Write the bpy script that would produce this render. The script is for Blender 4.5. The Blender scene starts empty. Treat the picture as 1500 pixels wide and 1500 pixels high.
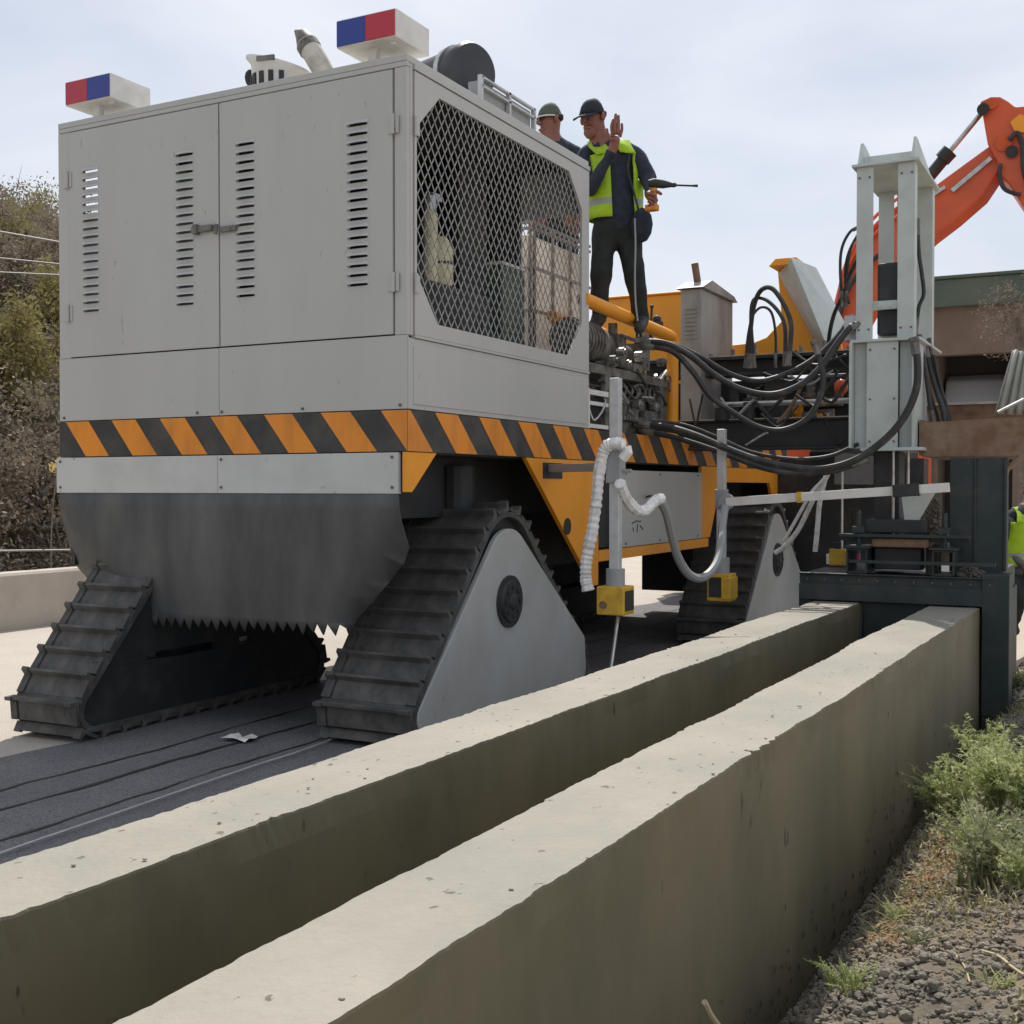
import bpy, bmesh, math, random
from mathutils import Vector, Matrix, noise
R = math.radians
random.seed(7)
scn = bpy.context.scene
col = scn.collection

# ---------------------------------------------------------------- camera
cd = bpy.data.cameras.new('camera')
cam = bpy.data.objects.new('camera', cd)
col.objects.link(cam)
cam.location = (3.27, -5.06, 1.375)
cam.rotation_euler = (R(88.8), 0, R(27.8))
cd.sensor_width = 36
cd.lens = 36 * 1726 / 1500
cd.clip_start = 0.05
cd.clip_end = 2000
scn.camera = cam

# ---------------------------------------------------------------- sky and sun
SUN_EL, SUN_AZ = 55.0, 27.0          # azimuth: degrees from +Y towards -X
w = bpy.data.worlds.new('World')
scn.world = w
w.use_nodes = True
nt = w.node_tree
nt.nodes.clear()
out = nt.nodes.new('ShaderNodeOutputWorld')
bg = nt.nodes.new('ShaderNodeBackground')
sky = nt.nodes.new('ShaderNodeTexSky')
sky.sky_type = 'NISHITA'
sky.sun_disc = False
sky.sun_elevation = R(SUN_EL)
sky.sun_rotation = R(-SUN_AZ)
sky.dust_density = 2.0
sky.air_density = 1.0
tc = nt.nodes.new('ShaderNodeTexCoord')
mp = nt.nodes.new('ShaderNodeMapping')
mp.inputs['Scale'].default_value = (1.0, 1.0, 2.2)
nz = nt.nodes.new('ShaderNodeTexNoise')
nz.inputs['Scale'].default_value = 2.6
nz.inputs['Detail'].default_value = 5
nz.inputs['Roughness'].default_value = 0.5
nz.inputs['Distortion'].default_value = 0.4
rp = nt.nodes.new('ShaderNodeValToRGB')
rp.color_ramp.elements[0].position = 0.38
rp.color_ramp.elements[0].color = (0.38, 0.38, 0.38, 1)
rp.color_ramp.elements[1].position = 0.62
rp.color_ramp.elements[1].color = (0.97, 0.97, 0.97, 1)
mx = nt.nodes.new('ShaderNodeMixRGB')
mx.inputs['Color2'].default_value = (8.5, 8.9, 9.7, 1)
nt.links.new(tc.outputs['Generated'], mp.inputs['Vector'])
nt.links.new(mp.outputs['Vector'], nz.inputs['Vector'])
nt.links.new(nz.outputs['Fac'], rp.inputs['Fac'])
nt.links.new(rp.outputs['Color'], mx.inputs['Fac'])
nt.links.new(sky.outputs['Color'], mx.inputs['Color1'])
nt.links.new(mx.outputs['Color'], bg.inputs['Color'])
bg.inputs['Strength'].default_value = 0.10
nt.links.new(bg.outputs['Background'], out.inputs['Surface'])

sd = bpy.data.lights.new('sun', 'SUN')
sd.energy = 4.3
sd.angle = R(0.5)
sd.color = (1.0, 0.95, 0.87)
sun = bpy.data.objects.new('sun', sd)
col.objects.link(sun)
el, az = R(SUN_EL), R(SUN_AZ)
sdir = Vector((-math.sin(az) * math.cos(el), math.cos(az) * math.cos(el), math.sin(el)))
sun.rotation_euler = sdir.to_track_quat('Z', 'Y').to_euler()
sun.location = (-10, 20, 30)

scn.view_settings.view_transform = 'Standard'
scn.view_settings.look = 'None'
scn.view_settings.gamma = 1
scn.view_settings.use_curve_mapping = False
scn.view_settings.exposure = 0.0

# ---------------------------------------------------------------- materials
def mat(name, c, rough=0.6, metal=0.0, c2=None, scale=6.0, lo=0.4, hi=0.65, bump=0.0, bscale=40.0,
        stretch=(1, 1, 1), speck=None, sscale=60, slo=0.62, shi=0.66, transl=0.0, spec=0.5):
    """procedural surface: base colour, a second colour by soft noise, optional specks, fine bump"""
    m = bpy.data.materials.new(name)
    m.use_nodes = True
    t = m.node_tree
    b = t.nodes['Principled BSDF']
    b.inputs['Roughness'].default_value = rough
    b.inputs['Metallic'].default_value = metal
    b.inputs['Specular IOR Level'].default_value = spec
    b.inputs['Base Color'].default_value = (*c, 1)
    co = t.nodes.new('ShaderNodeTexCoord')
    mpp = t.nodes.new('ShaderNodeMapping')
    mpp.inputs['Scale'].default_value = stretch
    t.links.new(co.outputs['Object'], mpp.inputs['Vector'])
    last = None
    if c2 is not None:
        n = t.nodes.new('ShaderNodeTexNoise')
        n.inputs['Scale'].default_value = scale
        n.inputs['Detail'].default_value = 7
        n.inputs['Roughness'].default_value = 0.62
        t.links.new(mpp.outputs['Vector'], n.inputs['Vector'])
        r = t.nodes.new('ShaderNodeValToRGB')
        r.color_ramp.elements[0].position = lo
        r.color_ramp.elements[0].color = (*c, 1)
        r.color_ramp.elements[1].position = hi
        r.color_ramp.elements[1].color = (*c2, 1)
        t.links.new(n.outputs['Fac'], r.inputs['Fac'])
        last = r.outputs['Color']
    if speck is not None:
        n = t.nodes.new('ShaderNodeTexNoise')
        n.inputs['Scale'].default_value = sscale
        n.inputs['Detail'].default_value = 3
        t.links.new(mpp.outputs['Vector'], n.inputs['Vector'])
        r = t.nodes.new('ShaderNodeValToRGB')
        r.color_ramp.elements[0].position = slo
        r.color_ramp.elements[0].color = (0, 0, 0, 1)
        r.color_ramp.elements[1].position = shi
        r.color_ramp.elements[1].color = (1, 1, 1, 1)
        t.links.new(n.outputs['Fac'], r.inputs['Fac'])
        x = t.nodes.new('ShaderNodeMixRGB')
        x.inputs['Color1'].default_value = (*c, 1)
        if last is not None:
            t.links.new(last, x.inputs['Color1'])
        x.inputs['Color2'].default_value = (*speck, 1)
        t.links.new(r.outputs['Color'], x.inputs['Fac'])
        last = x.outputs['Color']
    if last is not None:
        t.links.new(last, b.inputs['Base Color'])
    if bump > 0:
        n = t.nodes.new('ShaderNodeTexNoise')
        n.inputs['Scale'].default_value = bscale
        n.inputs['Detail'].default_value = 6
        t.links.new(mpp.outputs['Vector'], n.inputs['Vector'])
        bp = t.nodes.new('ShaderNodeBump')
        bp.inputs['Strength'].default_value = bump
        bp.inputs['Distance'].default_value = 0.02
        t.links.new(n.outputs['Fac'], bp.inputs['Height'])
        t.links.new(bp.outputs['Normal'], b.inputs['Normal'])
    if transl > 0:
        tr = t.nodes.new('ShaderNodeBsdfTranslucent')
        tr.inputs['Color'].default_value = (*c, 1)
        if last is not None:
            t.links.new(last, tr.inputs['Color'])
        ms = t.nodes.new('ShaderNodeMixShader')
        ms.inputs['Fac'].default_value = transl
        o = t.nodes['Material Output']
        t.links.new(b.outputs['BSDF'], ms.inputs[1])
        t.links.new(tr.outputs['BSDF'], ms.inputs[2])
        t.links.new(ms.outputs['Shader'], o.inputs['Surface'])
    return m

M = {}
M['grey'] = mat('grey_paint', (0.51, 0.505, 0.475), 0.45, c2=(0.465, 0.458, 0.432), scale=1.2, lo=0.35, hi=0.75, stretch=(2.2, 2.2, .55),
                bump=0.035, bscale=4, speck=(0.27, 0.25, 0.22), sscale=22, slo=0.70, shi=0.78)
M['plategrey'] = mat('pale_grey_sheet', (0.60, 0.60, 0.575), 0.45, c2=(0.53, 0.53, 0.50), scale=2.5, speck=(.33, .31, .28), sscale=26, slo=.7, shi=.76)
M['mastgrey'] = mat('mast_grey_paint', (0.55, 0.60, 0.57), 0.5, c2=(0.44, 0.46, 0.42), scale=4, lo=0.45, hi=0.75)
M['plate'] = mat('track_plate_paint', (0.52, 0.53, 0.51), 0.5, c2=(0.40, 0.39, 0.36), scale=2.2, lo=.38, hi=.8, stretch=(1, 1, .7), speck=(.22, .19, .16), sscale=13, slo=.68, shi=.8, bump=.05, bscale=5)
M['dusty'] = mat('dusty_top_edge', (0.55, 0.52, 0.47), 0.85, c2=(0.40, 0.36, 0.31), scale=9)  # pale strip colour that paints in the sunlit highlight of top edges
M['orange'] = mat('hazard_orange', (0.84, 0.285, 0.022), 0.5, c2=(0.55, 0.20, 0.03), scale=7, stretch=(1, 1, .3), lo=.45, hi=.75)
M['yellow'] = mat('machine_yellow', (0.95, 0.37, 0.02), 0.45, c2=(0.82, 0.31, 0.03), scale=3, lo=.45, hi=.8)
M['black'] = mat('hazard_black', (0.035, 0.035, 0.035), 0.55, c2=(0.075, 0.07, 0.06), scale=5)
M['dark'] = mat('dark_steel', (0.028, 0.030, 0.032), 0.6, c2=(0.07, 0.063, 0.055), scale=6, lo=.5, hi=.8)
M['teal'] = mat('mould_dark_steel', (0.020, 0.033, 0.034), 0.55, c2=(0.062, 0.06, 0.052), scale=5, lo=.45, hi=.8, bump=.05)
M['rubber'] = mat('track_rubber', (0.066, 0.064, 0.060), 0.8, c2=(0.175, 0.162, 0.145), scale=7, lo=.42, hi=.8, bump=.15, bscale=50)
M['flap'] = mat('rubber_flap', (0.072, 0.071, 0.069), 0.7, c2=(0.150, 0.144, 0.132), scale=2.6, lo=.36, hi=.82, stretch=(1.6, 1.6, .5), bump=.06, bscale=9)
M['hose'] = mat('hose_rubber', (0.032, 0.031, 0.030), 0.55, c2=(0.11, 0.10, 0.09), scale=9, lo=.5, hi=.8)
M['steel'] = mat('bare_steel', (0.55, 0.55, 0.54), 0.35, 0.8, c2=(0.40, 0.38, 0.35), scale=12)
M['alu'] = mat('aluminium', (0.60, 0.61, 0.61), 0.45, 0.35, c2=(0.5, 0.5, 0.49), scale=12)
M['white'] = mat('white_paint', (0.78, 0.76, 0.72), 0.5, c2=(0.62, 0.59, 0.53), scale=7, lo=.45, hi=.75)
M['red'] = mat('red_lens', (0.50, 0.02, 0.045), 0.25)
M['blue'] = mat('blue_lens', (0.015, 0.04, 0.28), 0.25)
M['sensor'] = mat('sensor_yellow', (0.75, 0.45, 0.03), 0.5, c2=(0.55, 0.33, 0.04), scale=14)
M['wrap'] = mat('white_wrap', (0.92, 0.91, 0.89), 0.35, c2=(0.62, 0.60, 0.56), scale=18, lo=.45, hi=.7, bump=.4, bscale=30)
M['conduit'] = mat('grey_conduit', (0.33, 0.34, 0.34), 0.5)
M['rust'] = mat('rusty_steel', (0.18, 0.10, 0.062), 0.85, c2=(0.27, 0.19, 0.13), scale=7, bump=.1)
M['grime'] = mat('grimy_metal', (0.24, 0.225, 0.20), 0.6, .2, c2=(0.08, 0.07, 0.06), scale=14, lo=.4, hi=.65)
M['excav'] = mat('excavator_orange', (0.72, 0.11, 0.03), 0.4, c2=(0.60, 0.10, 0.03), scale=3)
M['plastic'] = mat('tank_plastic', (0.88, 0.84, 0.78), 0.5, c2=(0.80, 0.70, 0.60), scale=2.4, lo=.4, hi=.75, transl=.55)
M['cage'] = mat('galvanised_cage', (0.30, 0.24, 0.20), 0.5, .4)
M['green_tank'] = mat('green_paint', (0.06, 0.10, 0.075), 0.5, c2=(0.09, 0.12, 0.10), scale=5)
M['cream'] = mat('cream_paint', (0.72, 0.66, 0.42), 0.45)
M['navy'] = mat('navy_cloth', (0.022, 0.028, 0.045), 0.9, c2=(0.04, 0.045, 0.065), scale=16, bump=.2, bscale=25)
M['trouser'] = mat('dark_trousers', (0.018, 0.022, 0.022), 0.9, c2=(0.03, 0.034, 0.036), scale=14, bump=.2, bscale=22)
M['hivis'] = mat('hivis_cloth', (0.55, 0.80, 0.03), 0.7, c2=(0.45, 0.68, 0.03), scale=10, bump=.15, bscale=25, transl=.25)
M['reflect'] = mat('reflective_tape', (0.30, 0.33, 0.30), 0.4)
M['skin'] = mat('skin', (0.27, 0.105, 0.07), 0.55, c2=(0.22, 0.085, 0.055), scale=20)
M['capnavy'] = mat('cap_navy', (0.02, 0.024, 0.035), 0.85)
M['capolive'] = mat('cap_olive', (0.10, 0.115, 0.085), 0.85)
M['hair'] = mat('hair_black', (0.012, 0.011, 0.010), 0.6)
M['toolorange'] = mat('tool_orange', (0.68, 0.24, 0.03), 0.5)

# ---------------------------------------------------------------- mesh helpers
class MB:
    """collects shapes (world coordinates) and links them as one mesh object"""
    def __init__(self):
        self.v, self.f = [], []

    def add(self, vs, fs):
        n = len(self.v)
        self.v += [tuple(p) for p in vs]
        self.f += [tuple(i + n for i in q) for q in fs]
        return self

    def box(self, x0, x1, y0, y1, z0, z1):
        vs = [(x, y, z) for z in (z0, z1) for y in (y0, y1) for x in (x0, x1)]
        return self.add(vs, [(0, 2, 3, 1), (4, 5, 7, 6), (0, 1, 5, 4), (2, 6, 7, 3), (0, 4, 6, 2), (1, 3, 7, 5)])

    def obox(self, c, a, b, d):
        """oriented box: centre and three half-edge vectors"""
        c, a, b, d = Vector(c), Vector(a), Vector(b), Vector(d)
        vs = [c + a * i + b * j + d * k for k in (-1, 1) for j in (-1, 1) for i in (-1, 1)]
        return self.add(vs, [(0, 2, 3, 1), (4, 5, 7, 6), (0, 1, 5, 4), (2, 6, 7, 3), (0, 4, 6, 2), (1, 3, 7, 5)])

    def bar(self, p, q, w, h, up=(0, 0, 1)):
        """rectangular bar between two points"""
        p, q = Vector(p), Vector(q)
        d = q - p
        s = d.cross(Vector(up)).normalized()
        u = s.cross(d).normalized()
        return self.obox((p + q) / 2, d / 2, s * w / 2, u * h / 2)

    def tube(self, pts, r, n=8, caps=True):
        pts = [Vector(p) for p in pts]
        rs = r if isinstance(r, (list, tuple)) else [r] * len(pts)
        tg = [(pts[min(i + 1, len(pts) - 1)] - pts[max(i - 1, 0)]).normalized() for i in range(len(pts))]
        a = Vector((0, 0, 1)) if abs(tg[0].z) < .9 else Vector((1, 0, 0))
        u = (a - tg[0] * a.dot(tg[0])).normalized()
        vs, fs = [], []
        for i, p in enumerate(pts):
            u = (u - tg[i] * u.dot(tg[i])).normalized()
            w_ = tg[i].cross(u)
            for k in range(n):
                t = 2 * math.pi * k / n
                vs.append(p + (u * math.cos(t) + w_ * math.sin(t)) * rs[i])
        for i in range(len(pts) - 1):
            for k in range(n):
                k2 = (k + 1) % n
                fs.append((i * n + k, i * n + k2, (i + 1) * n + k2, (i + 1) * n + k))
        if caps:
            fs.append(tuple(range(n - 1, -1, -1)))
            fs.append(tuple((len(pts) - 1) * n + k for k in range(n)))
        return self.add(vs, fs)

    def cyl(self, p, q, r, r2=None, n=16):
        return self.tube([p, q], [r, r if r2 is None else r2], n)

    def prism(self, poly, axis, a0, a1):
        """polygon extruded along an axis: 'x' takes (y,z) points, 'y' (x,z), 'z' (x,y)"""
        def mk(p, a):
            return {'x': (a, p[0], p[1]), 'y': (p[0], a, p[1]), 'z': (p[0], p[1], a)}[axis]
        n = len(poly)
        vs = [mk(p, a0) for p in poly] + [mk(p, a1) for p in poly]
        fs = [tuple(range(n)), tuple(range(2 * n - 1, n - 1, -1))]
        fs += [(i, i + n, (i + 1) % n + n, (i + 1) % n) for i in range(n)]
        return self.add(vs, fs)

    def ball(self, c, r, sx=1, sy=1, sz=1, n=12):
        vs, fs = [], []
        c = Vector(c)
        m = n // 2
        for i in range(m + 1):
            t = math.pi * i / m
            for k in range(n):
                p = 2 * math.pi * k / n
                vs.append(c + Vector((math.sin(t) * math.cos(p) * r * sx, math.sin(t) * math.sin(p) * r * sy, math.cos(t) * r * sz)))
        for i in range(m):
            for k in range(n):
                fs.append((i * n + k, (i + 1) * n + k, (i + 1) * n + (k + 1) % n, i * n + (k + 1) % n))
        return self.add(vs, fs)

    def mesh(self, name, m, smooth=False):
        me = bpy.data.meshes.new(name)
        me.from_pydata(self.v, [], self.f)
        bm = bmesh.new()
        bm.from_mesh(me)
        bmesh.ops.recalc_face_normals(bm, faces=bm.faces)
        bm.to_mesh(me)
        bm.free()
        if smooth:
            me.polygons.foreach_set('use_smooth', [True] * len(me.polygons))
        if m is not None:
            me.materials.append(m)
        me.update()
        return me

    def build(self, name, m, parent=None, smooth=False, bevel=0.0):
        o = bpy.data.objects.new(name, self.mesh(name, m, smooth))
        col.objects.link(o)
        hang(o, parent)
        if bevel:
            md = o.modifiers.new('bevel', 'BEVEL')
            md.width = bevel
            md.segments = 2
            md.limit_method = 'ANGLE'
        if smooth:
            shade(o)
        return o


def shade(o, ang=40):
    me = o.data
    bm = bmesh.new()
    bm.from_mesh(me)
    for e in bm.edges:
        if len(e.link_faces) == 2 and e.calc_face_angle(0) > R(ang):
            e.smooth = False
    bm.to_mesh(me)
    bm.free()


def hang(o, parent):
    if parent is not None:
        o.parent = parent
        o.matrix_parent_inverse = parent.matrix_basis.inverted()


def tag(o, label=None, cat=None, group=None, kind=None):
    if label:
        o['label'] = label
    if cat:
        o['category'] = cat
    if group:
        o['group'] = group
    if kind:
        o['kind'] = kind
    return o


def empty(name, loc, label, cat, group=None):
    o = bpy.data.objects.new(name, None)
    o.empty_display_size = 0.2
    col.objects.link(o)
    o.location = loc
    return tag(o, label, cat, group)


def inst(name, me, parent, mw):
    """one more object that shares a mesh, placed by a matrix"""
    o = bpy.data.objects.new(name, me)
    col.objects.link(o)
    o.matrix_basis = mw
    hang(o, parent)
    return o


def spline(pts, k=6):
    """Catmull-Rom through the points"""
    P = [Vector(p) for p in pts]
    P = [P[0] * 2 - P[1]] + P + [P[-1] * 2 - P[-2]]
    o = []
    for i in range(1, len(P) - 2):
        a, b, c, d = P[i - 1:i + 3]
        for j in range(k):
            t = j / k
            o.append(.5 * ((2 * b) + (c - a) * t + (2 * a - 5 * b + 4 * c - d) * t * t + (3 * b - a - 3 * c + d) * t ** 3))
    o.append(P[-2])
    return o


def hose(name, pts, r, parent, m, label=None, n=8):
    sp_ = spline(pts, 16 if name == 'wrapped_cable' else 6)
    rs_ = [r * (1 + .16 * noise.noise(Vector((i * .55, r * 99, 0))) + .07 * math.sin(i * 1.7)) for i in range(len(sp_))] if name == 'wrapped_cable' else r
    o = MB().tube(sp_, rs_, n).build(name, m, parent, smooth=True)
    if label:
        o['label'] = label
    if name == 'hydraulic_hose':
        P = [Vector(p) for p in pts]
        for p, q in ((P[0], P[1]), (P[-1], P[-2])):
            d = (q - p).normalized()
            MB().tube([p - d * .02, p + d * .07], r * 1.18, 8).tube([p - d * .05, p - d * .02], r * 1.35, 6).build('hose_fitting', M['grime'], o, smooth=True)
    return o


def clip_line(p, d, poly):
    """part of the line p + t d inside a convex polygon (2D), as (t0, t1)"""
    t0, t1 = -1e9, 1e9
    n = len(poly)
    ar = sum(poly[i][0] * poly[(i + 1) % n][1] - poly[(i + 1) % n][0] * poly[i][1] for i in range(n))
    sg = 1 if ar > 0 else -1
    for i in range(n):
        a, b = poly[i], poly[(i + 1) % n]
        nx, ny = -(b[1] - a[1]) * sg, (b[0] - a[0]) * sg
        num = nx * (p[0] - a[0]) + ny * (p[1] - a[1])
        den = nx * d[0] + ny * d[1]
        if abs(den) < 1e-9:
            if num < 0:
                return None
            continue
        t = -num / den
        if den > 0:
            t0 = max(t0, t)
        else:
            t1 = min(t1, t)
    return (t0, t1) if t1 > t0 else None


def fr(p, s=1.0):
    return noise.noise(Vector(p) * s)

# ---------------------------------------------------------------- setting: road, soil, hill
M['road'] = mat('dusty_concrete_road', (0.43, 0.385, 0.33), 0.9, c2=(0.51, 0.46, 0.395), scale=1.2, lo=.3, hi=.7,
                bump=.35, bscale=90, speck=(0.25, 0.225, 0.20), sscale=110, slo=.55, shi=.7)
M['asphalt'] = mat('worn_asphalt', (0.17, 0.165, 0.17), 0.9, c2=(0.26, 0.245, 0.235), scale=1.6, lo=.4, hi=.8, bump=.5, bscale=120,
                   speck=(0.07, 0.07, 0.075), sscale=130, slo=.5, shi=.66)  # road tone darkened: the machine's shade is painted into this colour
M['seam'] = mat('tar_seam', (0.03, 0.03, 0.032), 0.7)
M['soil'] = mat('dry_soil', (0.105, 0.095, 0.075), 0.95, c2=(0.27, 0.195, 0.115), scale=1.6, lo=.35, hi=.7, bump=.6, bscale=30,
                speck=(0.13, 0.115, 0.10), sscale=35, slo=.55, shi=.7)
M['clod'] = mat('grey_soil_clod', (0.20, 0.178, 0.145), 0.95, c2=(0.30, 0.255, 0.195), scale=1.5, bump=.6, bscale=60)
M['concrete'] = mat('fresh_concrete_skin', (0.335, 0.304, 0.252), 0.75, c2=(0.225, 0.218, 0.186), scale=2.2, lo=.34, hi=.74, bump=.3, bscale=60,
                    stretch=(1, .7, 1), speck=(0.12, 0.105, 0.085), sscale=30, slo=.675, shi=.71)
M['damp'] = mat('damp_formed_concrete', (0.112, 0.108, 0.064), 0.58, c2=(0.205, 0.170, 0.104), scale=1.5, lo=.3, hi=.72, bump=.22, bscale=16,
                stretch=(1, 1.0, .38), speck=(0.07, 0.058, 0.042), sscale=17, slo=.69, shi=.74)  # darker browner concrete for wall sides and channel floor; tops are paler
M['parapet'] = mat('parapet_concrete', (0.50, 0.45, 0.39), 0.85, c2=(0.40, 0.35, 0.30), scale=1.5, bump=.2)
M['hill'] = mat('scrub_floor', (0.11, 0.098, 0.068), 0.95, c2=(0.19, 0.165, 0.11), scale=.8, bump=.5, bscale=5)

def sheet(name, x0, x1, y0, y1, z, m):
    o = MB().add([(x0, y0, z), (x1, y0, z), (x1, y1, z), (x0, y1, z)], [(0, 1, 2, 3)]).build(name, m)
    return tag(o, kind='structure')

sheet('ground', -500, 500, -300, 900, -0.75, M['soil'])
# road slab with a step at its right edge (covered by the left channel wall)
tag(MB().box(-7.4, 1.30, -9, 120, -0.7, 0.0).build('road', M['road']), kind='structure')

# road strip darkened to paint in the machine's shade, its right side up to the wall
def strip(pts_l, pts_r, z):
    n = len(pts_l)
    vs = [(p[0], p[1], z) for p in pts_l] + [(p[0], p[1], z) for p in pts_r]
    return vs, [(i, i + 1, n + i + 1, n + i) for i in range(n - 1)]
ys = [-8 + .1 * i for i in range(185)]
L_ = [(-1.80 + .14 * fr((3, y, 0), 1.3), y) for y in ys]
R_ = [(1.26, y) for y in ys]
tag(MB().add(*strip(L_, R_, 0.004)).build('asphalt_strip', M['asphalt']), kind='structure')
for k, (xa, wd) in enumerate(((-1.25, .016), (-.98, .026), (-.62, .014), (-.22, .030), (.30, .014))):
    a = [(xa + .05 * fr((k, y, 2), .9) + .022 * fr((k, y, 5), 5), y) for y in ys]
    b = [(p[0] + wd * max(.05, 1 + 1.6 * fr((k, p[1], 9), 3)), p[1]) for p in a]
    tag(MB().add(*strip(a, b, 0.008)).build('tar_seam', M['seam']), kind='structure')

# soil bank right of the channel
def soil_z(x, y):
    t = (x - 2.24 - .04 * fr((0, y, 3), 1.2)) / .34
    t = max(0, min(1, t))
    base = -.40 + (.55 * t + .45 * t * t * (3 - 2 * t)) * .30
    if x > 2.6:
        base += min(.16, (x - 2.6) * .30)
    base += (.045 * fr((x, y, 0), 2.2) + .034 * fr((x, y, 4), 7)) * (.35 + .65 * t)
    if t > 0:
        base += (.02 * fr((x, y, 7), 17) + .012 * abs(fr((x, y, 9), 33))) * t
    far = max(0, min(1, (y - 7) / 6))
    return base * (1 - far) + far * (-.02 + .03 * fr((x, y, 1), .8))
xs = [2.0 + .05 * i for i in range(60)] + [5.0 + .5 * i for i in range(30)] + [20 + 8 * i for i in range(10)]
yy = [-7 + .07 * i for i in range(150)] + [3.5 + .4 * i for i in range(40)] + [19.5 + 8 * i for i in range(14)]
vs = [(x, y, soil_z(x, y)) for y in yy for x in xs]
nx = len(xs)
fs = [(j * nx + i, j * nx + i + 1, (j + 1) * nx + i + 1, (j + 1) * nx + i) for j in range(len(yy) - 1) for i in range(nx - 1)]
sb_ = tag(MB().add(vs, fs).build('soil_bank', M['soil'], smooth=False), kind='structure')
M['dust'] = mat('pale_dusty_ground', (0.44, 0.385, 0.32), 0.95, c2=(0.52, 0.46, 0.385), scale=.9, bump=.4, bscale=25)  # unseen stretch right of the bank added pale to bounce light onto the machine
sb_.data.materials.append(M['dust'])
for p in sb_.data.polygons:
    c = p.center
    if c.x > 3.35 + .25 * fr(c, 1.5) or c.y > 3.9 + .5 * fr(c, .9):
        p.material_index = 1

# loose clods over the bank
cl = MB()
ico = bmesh.new()
bmesh.ops.create_icosphere(ico, subdivisions=2, radius=1)
icv = [v.co.copy() for v in ico.verts]
icf = [tuple(v.index for v in f.verts) for f in ico.faces]
ico.free()
ico1 = bmesh.new()
bmesh.ops.create_icosphere(ico1, subdivisions=1, radius=1)
icv1 = [v.co.copy() for v in ico1.verts]
icf1 = [tuple(v.index for v in f.verts) for f in ico1.faces]
ico1.free()
rnd = random.Random(3)
for k in range(46000):
    y = rnd.uniform(-3.2, 3.4) if k < 43500 else rnd.uniform(3, 7)
    x = 2.36 + abs(rnd.gauss(0, .62)) if k % 6 else rnd.uniform(2.27, 2.5)
    if x > 4.4:
        continue
    r = min(.017, .0052 * math.exp(rnd.gauss(.1, .45)))
    if k >= 43500:
        r *= 1.4
    z = soil_z(x, y) + r * rnd.uniform(.1, .6)
    o_ = Vector((rnd.random() * 50, rnd.random() * 50, 0))
    sx, sy, sz = rnd.uniform(.75, 1.25), rnd.uniform(.75, 1.25), rnd.uniform(.65, 1.0)
    V_, F_ = (icv, icf) if r > .011 else (icv1, icf1)
    vs = []
    for p in V_:
        q = 1 + .35 * noise.noise(p * 1.6 + o_) + (.22 * noise.noise(p * 4 + o_) if r > .011 else 0)
        vs.append((x + p.x * r * sx * q, y + p.y * r * sy * q, z + p.z * r * sz * q))
    cl.add(vs, F_)
tag(cl.build('soil_clods', M['clod']), kind='stuff')
# dry grass and low ground cover over the bank
M['drygrass'] = mat('dry_grass', (0.30, 0.29, 0.15), 0.85, c2=(0.42, 0.36, 0.20), scale=4, transl=.25)
gc_ = MB()
for k in range(9000):
    y = rnd.uniform(-3.2, 6)
    x = 2.42 + abs(rnd.gauss(.25, .55))
    dens = fr((x, y, 3), 1.7) + .5 * fr((x, y, 8), 5)
    if dens < .05 or x > 4.6:
        continue
    z = soil_z(x, y)
    h = rnd.uniform(.02, .075) * (.6 + dens)
    a = rnd.uniform(0, 6.28)
    d = Vector((math.cos(a), math.sin(a), 0))
    s = Vector((-d.y, d.x, 0)) * .0035
    p0 = Vector((x, y, z))
    p1 = p0 + d * h * .25 + Vector((0, 0, h * .7))
    p2 = p0 + d * h * rnd.uniform(.5, 1.0) + Vector((0, 0, h * rnd.uniform(.7, 1.1)))
    gc_.add([p0 - s, p0 + s, p1 + s, p1 - s, p2], [(0, 1, 2, 3), (3, 2, 4)])
tag(gc_.build('dry_grass', M['drygrass']), kind='stuff')

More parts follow.
